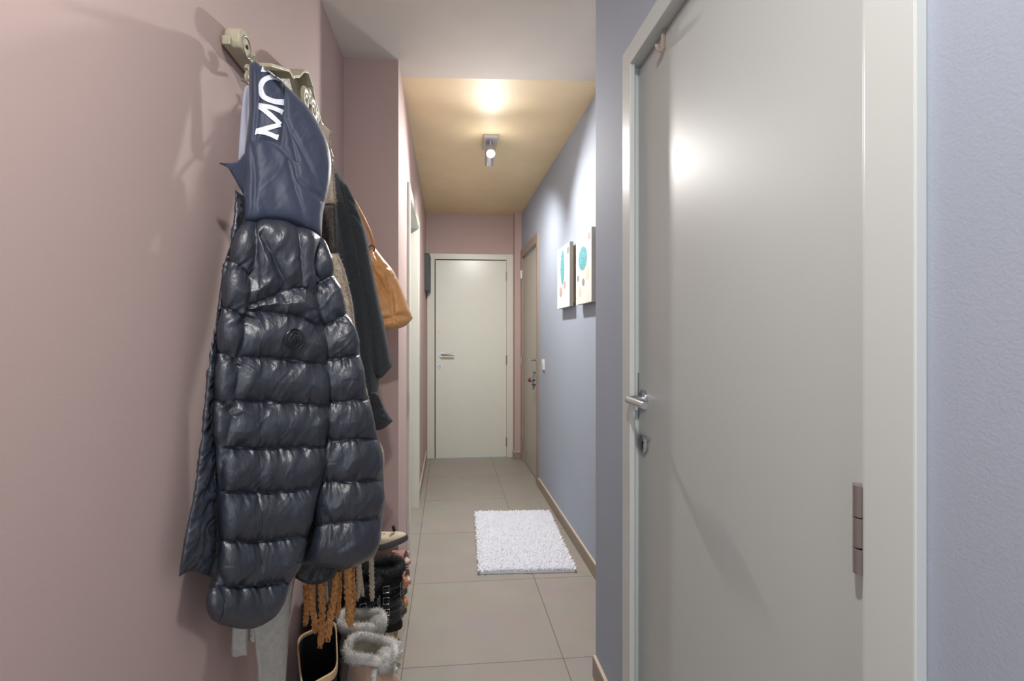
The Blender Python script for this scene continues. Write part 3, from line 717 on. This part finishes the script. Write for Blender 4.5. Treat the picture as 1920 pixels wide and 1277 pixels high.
# zip with teeth tape and puller
zp = resample(ZIP, 130); mb = MB(); path = []
for x, y in zp:
    p_ = P(x-.5, y, float(DP(np.array([x]), np.array([y]))[0])-.012); path.append(p_)
mb.tube(path, .0042, 8, flat=.8)
for i in range(len(path)-1):
    for f in (0, .5):
        q = path[i].lerp(path[i+1], f); mb.box((q.x-.0022, q.y-.006, q.z-.0011), (q.x+.0026, q.y-.002, q.z+.0011))
zo = mb.build('zip', M['zip'], pf)
q = path[-3]; mb = MB()
mb.tube([q+Vector((.004, -.008, .03)), q+Vector((.006, -.012, .022)), q+Vector((.006, -.012, .0)), q+Vector((.004, -.010, -.008))], [.006, .012, .012, .006], 12, flat=.35)
mb.tube([q+Vector((.006+.012*math.sin(a), -.015, -.018+.015*math.cos(a))) for a in np.linspace(0, 2*PI, 18, endpoint=False)], .0022, 8, closed=True)
mb.prism([q+Vector((-.003, -.014, -.030)), q+Vector((.014, -.014, -.030)), q+Vector((.018, -.014, -.072)), q+Vector((.000, -.014, -.072))], (0, .004, 0))
mb.build('zip_puller', M['zip'], zo)
# hanging loop
MB().tube([P(473, 122, 1.09), (-.444, 1.12, 1.822), P(482, 122, 1.09)], .003, 8).build('hanging_loop', M['puffer_dark'], pf)
settle(pf)
# ================================================================== GREY GARMENT below / behind
gt = empty('grey_sweatshirt', (-.42, 1.12, 1.8), 'pale grey jersey garment hanging behind the black puffer, only its ends showing below it', 'sweatshirt')
DG = dep([430, 480, 560], [1.055, 1.085, 1.17])
cloth('body', M['grey_knit'], [(486, 330), (500, 320), (520, 330)], [(484, 1290), (505, 1293), (524, 1288), (536, 1282)], [(486, 330), (480, 600), (474, 900), (472, 1120), (477, 1205), (482, 1245), (484, 1290)], [(520, 330), (560, 600), (572, 900), (565, 1000), (555, 1076), (547, 1124), (541, 1200), (536, 1282)],
      DG, .020, step=3, fold=.006, fscale=16, parent=gt, seed=8)
cloth('sleeve', M['grey_knit'], [(452, 900), (480, 900)], [(433, 1229), (442, 1233), (455, 1230), (464, 1231)], [(452, 900), (440, 1100), (435, 1177), (433, 1229)], [(480, 900), (474, 1100), (466, 1177), (464, 1231)],
      dep([430, 490], [1.045, 1.07]), .022, step=2.5, fold=.004, fscale=10, parent=gt, seed=12)
cloth('pocket_flap', M['grey_knit'], [(466, 1100), (478, 1100)], [(467, 1202), (472, 1206), (478, 1205)], [(466, 1100), (465, 1150), (467, 1202)], [(478, 1100), (478, 1150), (478, 1205)],
      dep([430, 490], [1.075, 1.085]), .008, step=2.5, parent=gt, seed=13)
MB().tube([P(500, 326, 1.10), (-.447, 1.26, 1.813)], .0025, 8).build('hanging_loop', M['grey_knit'], gt)
settle(gt)
# ================================================================== SCARF with fringes
sc = empty('fringed_scarf', (-.37, 1.42, 1.75), 'long fluffy cream, brown and rust scarf with fringes, hanging behind the black puffer', 'scarf')
DSC = lambda U, V: np.interp(V, [230, 500, 900, 1060], [1.42, 1.34, 1.32, 1.30])
def scarf(nm, m_, T, B, L, R, seed):
    o, tr_, (fr, N, U, V) = cloth(nm, m_, T, B, L, R, DSC, .035, step=2.2, crumple=.004, cscale=14, fold=.004, fscale=9, parent=sc, seed=seed)
    fb = MB(); pts = []; nn = []
    for _ in range(900):
        i = random.randrange(1, fr.shape[0]-1); j = random.choice([fr.shape[1]-2, fr.shape[1]-3, random.randrange(1, fr.shape[1]-1)])
        pts.append(fr[i, j]); nn.append((.5, -.3, 0) if j > fr.shape[1]-5 else tuple(N[i, j]))
    fb.fuzz(pts, nn, .010, .0006)
    tag(fb.build('fluff', m_, o, angle=180, fix=False), kind='stuff')
scarf('cream_block', M['cream_wool'], [(585, 236), (596, 231), (608, 235), (623, 249)], [(600, 384), (630, 384)], [(585, 236), (590, 300), (600, 384)], [(623, 249), (620, 268), (625, 312), (628, 346), (630, 384)], 1)
scarf('brown_block', M['brown_wool'], [(600, 384), (630, 384)], [(603, 474), (633, 474)], [(600, 384), (603, 474)], [(630, 384), (632, 430), (633, 474)], 2)
scarf('beige_block', M['cream_wool'], [(600, 474), (633, 474)], [(636, 640), (670, 640)], [(600, 474), (636, 640)], [(633, 474), (646, 505), (654, 537), (661, 568), (666, 612), (670, 640)], 3)
scarf('lower_cream_block', M['white_wool'], [(636, 640), (670, 640)], [(660, 1066), (700, 1046)], [(636, 640), (660, 1066)], [(670, 640), (676, 680), (690, 740), (700, 805), (718, 841), (720, 878), (712, 960), (700, 1046)], 4)
scarf('rust_block', M['orange_wool'], [(585, 1000), (660, 1000)], [(572, 1084), (664, 1062)], [(585, 1000), (572, 1084)], [(660, 1000), (664, 1062)], 5)
def tassel(pts, w, m_, Y, seed):
    n = 60; p = resample(pts, n); mb = MB(); rs = np.random.RandomState(seed)
    for st in range(3):
        path = []; rad = []
        for i, (x, y) in enumerate(p):
            a = i*.35+st*2.1+seed; k = w*.28
            path.append(P(x+math.cos(a)*k, y, Y+math.sin(a)*k*.0013)); rad.append(w*.0013*(.32+.07*math.sin(i*1.3+st))*(1 if i < n-8 else (1-(i-n+8)/9)))
        mb.tube(path, rad, 8)
        mb.fuzz([path[i]+Vector((0, 0, 0)) for i in rs.randint(0, n, 90)], [(math.cos(a), math.sin(a), -.3) for a in rs.rand(90)*6.28], .007, .0004)
    tag(mb.build('tassel', m_, sc, angle=180, fix=False))
TS = [([(573, 1098), (575, 1140), (572, 1174)], 10, 'orange_wool', 1.33), ([(585, 1096), (584, 1130), (590, 1165), (590, 1188)], 11, 'orange_wool', 1.30),
      ([(602, 1092), (604, 1140), (603, 1180), (600, 1216)], 12, 'orange_wool', 1.30), ([(631, 1066), (628, 1110), (619, 1160), (614, 1204)], 13, 'orange_wool', 1.28),
      ([(634, 1070), (635, 1110), (632, 1158)], 11, 'orange_wool', 1.31), ([(652, 1062), (653, 1110), (657, 1176)], 14, 'orange_wool', 1.27), ([(659, 1062), (662, 1110), (660, 1160)], 10, 'orange_wool', 1.30),
      ([(587, 1096), (588, 1143)], 8, 'white_wool', 1.36), ([(609, 1090), (612, 1131)], 8, 'white_wool', 1.36), ([(672, 1056), (673, 1095), (668, 1127)], 10, 'white_wool', 1.33),
      ([(675, 1070), (680, 1118)], 7, 'white_wool', 1.36), ([(696, 1044), (697, 1090), (698, 1128)], 9, 'white_wool', 1.33)]
for i, (pts, w_, mm, Y) in enumerate(TS): tassel(pts, w_, M[mm], Y, i)
MB().tube([P(598, 240, 1.42), (-.447, 1.42, 1.813)], .008, 8).build('tied_end', M['cream_wool'], sc)
settle(sc)
# ================================================================== DARK WOOL COAT
wc = empty('wool_coat', (-.36, 1.6, 1.7), 'charcoal wool overcoat hanging behind the scarf, with a buttoned sleeve cuff', 'coat')
DW = dep([590, 640, 740], [1.53, 1.60, 1.68])
cloth('body', M['wool'], [(596, 300), (610, 296), (622, 306)], [(620, 1000), (660, 1010), (694, 990)], [(596, 300), (600, 500), (610, 700), (620, 1000)],
      [(622, 306), (630, 318), (645, 338), (664, 380), (684, 440), (694, 505), (702, 570), (708, 640), (710, 700), (708, 780), (700, 870), (694, 990)], DW, .09, step=3,
      crease=[[(640, 345), (665, 440), (690, 560), (704, 690)], [(632, 380), (650, 480), (672, 620), (690, 760)]], camp=.006, crad=4, fold=.006, fscale=20, parent=wc, seed=14)
cloth('sleeve', M['wool'], [(640, 345), (650, 345), (660, 366)], [(700, 700), (711, 710), (722, 702), (735, 687)], [(640, 345), (668, 500), (690, 620), (700, 700)],
      [(660, 366), (668, 381), (687, 443), (699, 505), (709, 555), (724, 624), (735, 687)], dep([640, 740], [1.575, 1.66]), .07, step=2.5,
      crease=[[(655, 372), (672, 390), (684, 420)], [(652, 400), (668, 404), (678, 420)]], camp=.005, crad=3, fold=.005, fscale=18, parent=wc, seed=15)
o, trc, _ = cloth('cuff', M['wool'], [(694, 735), (706, 736), (713, 747)], [(704, 805), (709, 807), (722, 802), (737, 789)], [(694, 735), (700, 770), (704, 805)], [(713, 747), (721, 765), (737, 789)], dep([690, 740], [1.60, 1.64]), .05, step=2,
      crease=[[(702, 768), (714, 764), (724, 768)]], camp=.004, crad=2, parent=wc, seed=16)
q, n = hit(trc, 719, 779, .0); MB().cyl(q, q+n*.003, .006, 16).build('button', M['graphite'], wc)
MB().tube([P(612, 302, 1.57), (-.447, 1.57, 1.813)], .003, 8).build('hanging_loop', M['wool'], wc)
settle(wc)
# ================================================================== TAN BAG
tb = empty('leather_tote', (-.25, 1.85, 1.3), 'tan leather tote bag hanging by its strap beyond the charcoal coat', 'bag')
cloth('bag_body', M['leather'], [(670, 476), (686, 470), (702, 463)], [(660, 620), (700, 618), (727, 619), (757, 613), (774, 597)], [(670, 476), (664, 540), (660, 620)], [(702, 463), (718, 484), (740, 512), (757, 552), (774, 597)],
      dep([650, 780], [1.80, 1.88]), .10, step=2, crease=[[(700, 466), (718, 500), (734, 535), (738, 600)], [(694, 500), (720, 540), (737, 562)], [(712, 505), (732, 500), (742, 516)], [(722, 600), (750, 592), (772, 594)]],
      camp=.013, crad=5, crumple=.007, cscale=30, fold=.007, fscale=22, fdir=(.8, .6), parent=tb, seed=17)
MB().tube([P(x, y, Y) for x, y, Y in ((612, 305, 1.66), (630, 325, 1.70), (652, 360, 1.76), (668, 384, 1.79), (682, 410, 1.80), (694, 436, 1.81), (700, 455, 1.82), (697, 470, 1.83))], .0075, 10, flat=.5).build('strap', M['leather'], tb)
mb = MB(); q = P(697, 466, 1.80); mb.tube([q+Vector((math.cos(a)*.011, 0, math.sin(a)*.011)) for a in np.linspace(0, 2*PI, 16, endpoint=False)], .002, 6, closed=True); mb.build('strap_ring', M['dark'], tb)
settle(tb)
# ================================================================== SHOE RACK AND SHOES
rkx0, rkx1, rky0, rky1 = -.478, -.225, 1.722, 2.15
sr = empty('shoe_rack', (-.35, 1.72, 0), 'low two-tier shoe rack of pale wood standing against the rose wall', 'shoe rack')
for z in (.022, .105):
    mb = MB()
    for k in range(4):
        x = rkx0+.02+k*(rkx1-rkx0-.04)/3; mb.box((x-.011, rky0, z-.012), (x+.011, rky1, z))
    mb.build('shelf', M['wood'], sr, smooth=False, bevel=.002)
for y in (rky0, rky1):
    mb = MB(); mb.box((rkx0, y-.008, 0), (rkx0+.02, y+.008, .14)); mb.box((rkx1-.02, y-.008, 0), (rkx1, y+.008, .104)); mb.box((rkx0, y-.008, .02), (rkx1, y+.008, .035))
    mb.build('side_frame', M['wood'], sr, smooth=False, bevel=.002)
mb = MB()
for x in (-.46, -.36, -.26): mb.box((x-.012, 2.045, .186), (x+.012, 2.15, .196))
for y in (2.055, 2.14): mb.box((-.475, y-.006, .106), (-.24, y+.006, .186))
mb.build('raised_shelf', M['wood'], sr, smooth=False, bevel=.001)
settle(sr)
def soleprof(L, W, n=28):
    pts = []
    for i in range(n):
        a = 2*PI*i/n; x = math.cos(a); y = math.sin(a)
        w = W/2*(1.0 if x > 0 else .78)*(1-.12*math.exp(-((x+.25)/.3)**2))
        pts.append((x*L/2, y*w))
    return pts
def boot(name, label, L, W, h, top, m_shaft, m_sole, m_in, group=None, tilt=(0, 0, 0)):
    """built at origin, heel at -x, toe +x, standing on z=0; top = (rx, ry, cx)"""
    t = empty(name, (0, 0, 0), label, 'boot', group)
    sp = soleprof(L, W)
    mb = MB(); mb.loft([[(x*.97, y*.97, 0) for x, y in sp], [(x, y, .008) for x, y in sp], [(x, y, .026) for x, y in sp], [(x*.98, y*.97, .03) for x, y in sp]]); mb.build('sole', m_sole, t)
    n = 40; rings = []
    rx, ry, cx = top
    for i in range(22):
        f = i/21; z = .028+(h-.028)*f
        k = min(1, max(0, (f-.08)/.34)); k = k*k*(3-2*k)
        ang = [2*PI*j/n for j in range(n)]
        bx = L/2*.95; by = W/2*.93
        ex = bx*(1-k)+rx*k; ey = by*(1-k)+ry*k; c0 = cx*k
        if f < .42: ex *= 1; 
        w = .0035*math.sin(f*19+1)*k
        rings.append([(c0+math.cos(a)*(ex+w), math.sin(a)*(ey*(1 if math.cos(a) > 0 or k > .5 else .9)+w*math.cos(3*a)), z) for a in ang])
    # lining: go over the rim and back in
    inner = [[((p[0]-cx)*.84+cx, p[1]*.84, p[2]-.004) for p in rings[-1]], [((p[0]-cx)*.78+cx, p[1]*.78, h*.6) for p in rings[-1]], [((p[0]-cx)*.6+cx, p[1]*.6, .05) for p in rings[-1]]]
    mb = MB(); mb.loft(rings, cap0=True, cap1=False); sh = mb.build('shaft', m_shaft, t, angle=180)
    mb = MB(); mb.loft([rings[-1]]+inner, cap0=False, cap1=True); mb.build('lining', m_in, t, angle=180)
    return t, rings[-1]
def place(t, loc, rot=(0, 0, 0)): t.location = loc; t.rotation_euler = rot
def furcuff(t, rim, r, m_, n_fuzz=2600, dz=lambda a: 0, ln=.010):
    n = len(rim); path = []
    for i, p in enumerate(rim):
        path.append(Vector((p[0], p[1], p[2]+dz(2*PI*i/n))))
    mb = MB(); mb.tube(path, r, 12, closed=True)
    pts = []; nn = []
    for _ in range(n_fuzz):
        i = random.randrange(n); f = random.random(); c = path[i].lerp(path[(i+1) % n], f)
        tg = (path[(i+1) % n]-path[i]).normalized(); a = random.random()*2*PI
        s_ = tg.orthogonal().normalized(); w_ = tg.cross(s_); d_ = s_*math.cos(a)+w_*math.sin(a)
        pts.append(c+d_*r*.95); nn.append(d_)
    mb.fuzz(pts, nn, ln, .0009)
    return mb.build('fur_cuff', m_, t, angle=180, fix=False)
# two rosy suede boots with white fleece cuffs
def fleece_boot(label):
    t, rim = boot('fleece_lined_boot', label, .21, .105, .285, (.068, .064, -.035), M['suede'], M['sole'], M['fleece'], 'pair of fleece-lined boots')
    furcuff(t, rim, .0135, M['fur'], dz=lambda a: .012*math.cos(a+2.6)+.006*math.sin(3*a))
    # folded-over fleece flap on the toe side and seam piping down the shaft
    mb = MB(); c = (-.035+.050, -.028, .272); mb.ball(c, .030, 20, sc=(.85, 1.1, .95), noise=.04)
    pts = []; nn = []
    for _ in range(1600):
        d_ = Vector((random.gauss(0, 1), random.gauss(0, 1), random.gauss(0, 1))).normalized(); pts.append(Vector(c)+Vector((d_.x*.0255, d_.y*.033, d_.z*.0285))); nn.append(d_)
    mb.fuzz(pts, nn, .010, .0009); mb.build('fur_flap', M['fur'], t, angle=180, fix=False)
    pts = [(-.035+.030-.002*i, -.060-.0005*i, .270-.022*i) for i in range(9)]
    mb = MB(); mb.tube(pts, .0085, 8); mb.fuzz([Vector(pts[i])+Vector((0, -.006, 0)) for i in np.random.RandomState(3).randint(0, 9, 260)], [(random.uniform(-1, 1), -1, 0) for _ in range(260)], .010, .0009); mb.build('fur_placket', M['fur'], t, angle=180, fix=False)
    MB().tube([(-.035+.0695*math.cos(a)*1.0, .0655*math.sin(a), .17-.03*math.cos(a)) for a in np.linspace(PI+.3, PI+2.6, 18)], .0012, 6).build('seam_piping', M['rose_light'], t)
    return t
b1 = fleece_boot('rosy beige suede boot with white fleece cuff, nearer of the pair')
place(b1, (-.220, 1.478, 0), (0, 0, math.radians(-8)))
b2 = copy_tree(b1); b2['label'] = 'rosy beige suede boot with white fleece cuff, just behind its nearer twin'
place(b2, (-.278, 1.642, 0), (0, 0, math.radians(8)))
# black furry ankle boots with buckles
def biker(label):
    t, rim = boot('buckled_boot', label, .24, .10, .235, (.066, .058, -.045), M['black_leather'], M['black'], M['black_fur'], 'black buckled boots on the shoe rack')
    furcuff(t, rim, .016, M['black_fur'], 2200, ln=.013)
    mb = MB(); pts = []; nn = []
    for _ in range(3000):
        a = random.random()*2*PI; z = random.uniform(.13, .21); pts.append((-.045+.065*math.cos(a), .057*math.sin(a), z)); nn.append((math.cos(a), math.sin(a), -.6))
    mb.fuzz(pts, nn, .014, .0011); tag(mb.build('fur_panel', M['black_fur'], t, angle=180, fix=False), kind='stuff')
    for z, tl in ((.10, .25), (.135, -.3), (.185, .15)):
        path = [(-.045+.072*math.cos(a)*(1.05 if z < .11 else 1), .063*math.sin(a), z+tl*.05*math.cos(a)) for a in np.linspace(0, 2*PI, 32, endpoint=False)]
        st = MB().tube(path, .0075, 8, closed=True, flat=.4).build('strap', M['black_leather'], t)
        for aa in (1.9, 2.9):
            q = Vector((-.045+.077*math.cos(aa)*(1.05 if z < .11 else 1), .068*math.sin(aa), z+tl*.05*math.cos(aa))); tg = Vector((-math.sin(aa), math.cos(aa), 0)); up = Vector((0, 0, 1))
            MB().tube([q+tg*.011+up*.012, q-tg*.011+up*.012, q-tg*.011-up*.012, q+tg*.011-up*.012], .0016, 6, closed=True).build('buckle', M['steel'], st)
    return t
b3 = biker('black furry boot with straps and silver buckles, behind the fleece boots')
place(b3, (-.322, 1.888, .107), (0, 0, math.radians(176)))
b4 = copy_tree(b3); b4['label'] = 'black buckled boot nearer the wall, mostly hidden behind the hanging cream tassels'
place(b4, (-.395, 1.766, .107), (0, 0, math.radians(184)))
# low shoes
def shoe(name, label, cat, L, W, h, mu, ms, group=None, collar=True, toe=.55):
    t = empty(name, (0, 0, 0), label, cat, group)
    sp = soleprof(L, W, 32)
    mb = MB(); mb.loft([[(x*.96, y*.95, 0) for x, y in sp], [(x, y, .006) for x, y in sp], [(x*1.0, y*1.0, .022) for x, y in sp], [(x*.97, y*.95, .025) for x, y in sp]]); mb.build('sole', ms, t)
    n = 32; rings = []
    for i in range(10):
        f = i/9; r_ = []
        for j in range(n):
            a = 2*PI*j/n; x, y = sp[j]
            hx = (toe*h if x > 0 else h); hx = h*(.98 if x < -L*.1 else .98-(.98-toe)*min(1, (x+L*.1)/(L*.45)))
            k = math.sqrt(max(0, 1-f*f*.80)) if x > -L*.05 else 1-.18*f
            r_.append((x*(.97 if x < 0 else .97*k)+(-L*.08*f if x > 0 else 0), y*.94*(1-.45*f*f), .023+hx*f*(1-.12*(f*f))))
        rings.append(r_)
    mb = MB(); mb.loft(rings, cap0=True, cap1=False)
    mb.loft([rings[-1], [(p[0]*.9-.003, p[1]*.85, p[2]-.008) for p in rings[-1]], [(p[0]*.8, p[1]*.8, .05) for p in rings[-1]]], cap0=False, cap1=True)
    mb.build('upper', mu, t, angle=60)
    return t
s1 = shoe('suede_clog', 'beige nubuck shoe with dark grey sole tipped up on top of the shoe pile', 'shoe', .25, .095, .055, M['beige'], M['sole'])
MB().tube([(-.09, .0, .07), (-.10, 0, .09), (-.085, 0, .1)], .004, 8).build('pull_tab', M['dark'], s1)
MB().box((.070, -.010, .050), (.082, .004, .074)).build('buckle_tab', M['dark'], s1, smooth=False, bevel=.003)
place(s1, (-.315, 2.06, .345), (0, math.radians(-15), math.radians(-4)))
# rose slide sandals
def slide(label):
    t = empty('slide_sandal', (0, 0, 0), label, 'sandal', 'rose sandals on the shoe pile')
    sp = soleprof(.24, .088)
    mb = MB(); mb.loft([[(x, y, 0) for x, y in sp], [(x, y, .014) for x, y in sp]]); mb.build('sole', M['rose_leather'], t, smooth=False, bevel=.003)
    mb = MB(); mb.loft([[(x*.96, y*.94, .0145) for x, y in sp], [(x*.94, y*.92, .017) for x, y in sp]]); mb.build('insole', M['rose_light'], t)
    mb = MB(); a_ = np.linspace(0, PI, 20); th_ = .003
    o1 = [(.0, math.cos(a)*.043, .010+math.sin(a)*.045) for a in a_]; i1 = [(.0, math.cos(a)*.040, .010+math.sin(a)*.042) for a in a_[::-1]]
    mb.prism([(.04, y, z) for _, y, z in o1+i1], (.058, 0, 0)); mb.build('band', M['rose_leather'], t, smooth=False)
    return t
d1 = slide('dusty rose slide sandal lying under the beige shoe, upper of two'); place(d1, (-.305, 2.09, .258), (0, math.radians(-4), math.radians(-10)))
d2 = copy_tree(d1); d2['label'] = 'dusty rose slide sandal lying lower, beside the black furry boot'; place(d2, (-.300, 2.075, .198), (0, math.radians(2), math.radians(-14)))
# orange pompom slippers, on the lower tier
def pslip(label):
    t = shoe('pompom_slipper', label, 'slipper', .23, .078, .040, M['rose_light'], M['sole'], 'slippers with orange pompoms')
    mb = MB(); c = Vector((.098, -.012, .050)); r_ = .023; mb.ball(c, r_, 22, noise=.03)
    pts = []; nn = []
    for _ in range(900):
        d_ = Vector((random.gauss(0, 1), random.gauss(0, 1), random.gauss(0, 1))).normalized(); pts.append(c+d_*r_*.97); nn.append(d_)
    mb.fuzz(pts, nn, .0045, .0012)
    mb.build('pompom', M['orange_plush'], t, angle=180, fix=False)
    return t
p1 = pslip('slipper with an orange pompom beside the black buckled boot, upper of two'); place(p1, (-.308, 1.988, .186), (0, 0, math.radians(-5)))
p2 = copy_tree(p1); p2['label'] = 'slipper with an orange pompom standing on the shelf under its twin'; place(p2, (-.310, 1.988, .107), (0, 0, math.radians(-5)))
# white sneakers on the lowest tier
w1 = shoe('white_sneaker', 'white sneaker on the lowest shelf, its heel peeping out under the black boots', 'shoe', .26, .085, .040, M['white_plastic'], M['casing'], 'white sneakers under the boots', toe=.6)
place(w1, (-.327, 1.84, .0225), (0, 0, PI)); w2 = copy_tree(w1); w2['label'] = 'white sneaker on the lowest shelf, nearer one under the fleece boots'; place(w2, (-.335, 1.745, .0225), (0, 0, PI))
hb = empty('black_handbag', (-.437, 1.63, 0), 'soft black handbag standing against the rose wall behind the rust tassels', 'handbag')
def rr(hx, hy, z, cx=-.437, cy=1.628, n=28, p=.45):
    return [(cx+hx*math.copysign(abs(math.cos(2*PI*i/n))**p, math.cos(2*PI*i/n)), cy+hy*math.copysign(abs(math.sin(2*PI*i/n))**p, math.sin(2*PI*i/n)), z+.012*math.sin(4*PI*i/n)*(z > .3)) for i in range(n)]
MB().loft([rr(.040, .066, .0), rr(.046, .071, .012), rr(.046, .071, .2), rr(.042, .069, .38), rr(.030, .066, .45), rr(.014, .058, .468)]).build('bag_body', M['black_leather'], hb)
MB().tube([(-.437, 1.628-.045*math.cos(a), .455+.09*math.sin(a)) for a in np.linspace(0, PI, 22)], .006, 8).build('handle', M['black_leather'], hb)
settle(hb)
# black bag with tan rim at the near end of the rack
bg = empty('storage_basket', (-.39, 1.40, 0), 'open black storage basket with a pale tan rim, below the rust tassels', 'basket')
def PZ(u, v, z):
    x, y, b = ray(u, v); t = (z-H)/b; return Vector((x*t, y*t, z))
cor = [PZ(556, 1196, .34), PZ(630, 1163, .34), PZ(634, 1258, .34), PZ(566, 1296, .34)]
cen = sum(cor, Vector())/4
def brim(k, z):
    out = []
    for i in range(4):
        a, b, c = cor[i-1], cor[i], cor[(i+1) % 4]
        for t in (0, .25, .5, .75, 1):
            p = b.lerp(a, .22)*(1-t)**2+b*2*t*(1-t)+b.lerp(c, .22)*t*t
            out.append((cen.x+(p.x-cen.x)*k, cen.y+(p.y-cen.y)*k, z))
    return out
MB().loft([brim(.84, 0), brim(.92, .15), brim(.97, .335), brim(.93, .335), brim(.80, .02)]).build('basket_body', M['black'], bg, angle=50)
MB().loft([brim(1.02, .325), brim(1.02, .343), brim(.95, .343), brim(.95, .325), brim(1.02, .325)], cap0=False, cap1=False).build('rim', M['wood'], bg, smooth=False)
settle(bg)
#ENDPART2
# ------------------------------------------------------------------ camera, light, view
cam = bpy.data.cameras.new('camera'); co = bpy.data.objects.new('camera', cam); COL.objects.link(co)
cam.sensor_width = 36; cam.lens = F/1920*36; cam.clip_start = .02
cam.shift_x = (960-CX)/1920; cam.shift_y = (CY-638.5)/1920
co.location = (0, 0, H); co.rotation_euler = (PI/2, 0, -TH)
S.camera = co
w = bpy.data.worlds.new('daylight'); S.world = w; w.use_nodes = True
w.node_tree.nodes['Background'].inputs['Color'].default_value = (.86, .93, 1.0, 1)
w.node_tree.nodes['Background'].inputs['Strength'].default_value = 2.0
S.view_settings.view_transform = 'Standard'; S.view_settings.look = 'None'; S.view_settings.gamma = 1
S.view_settings.exposure = 0.22
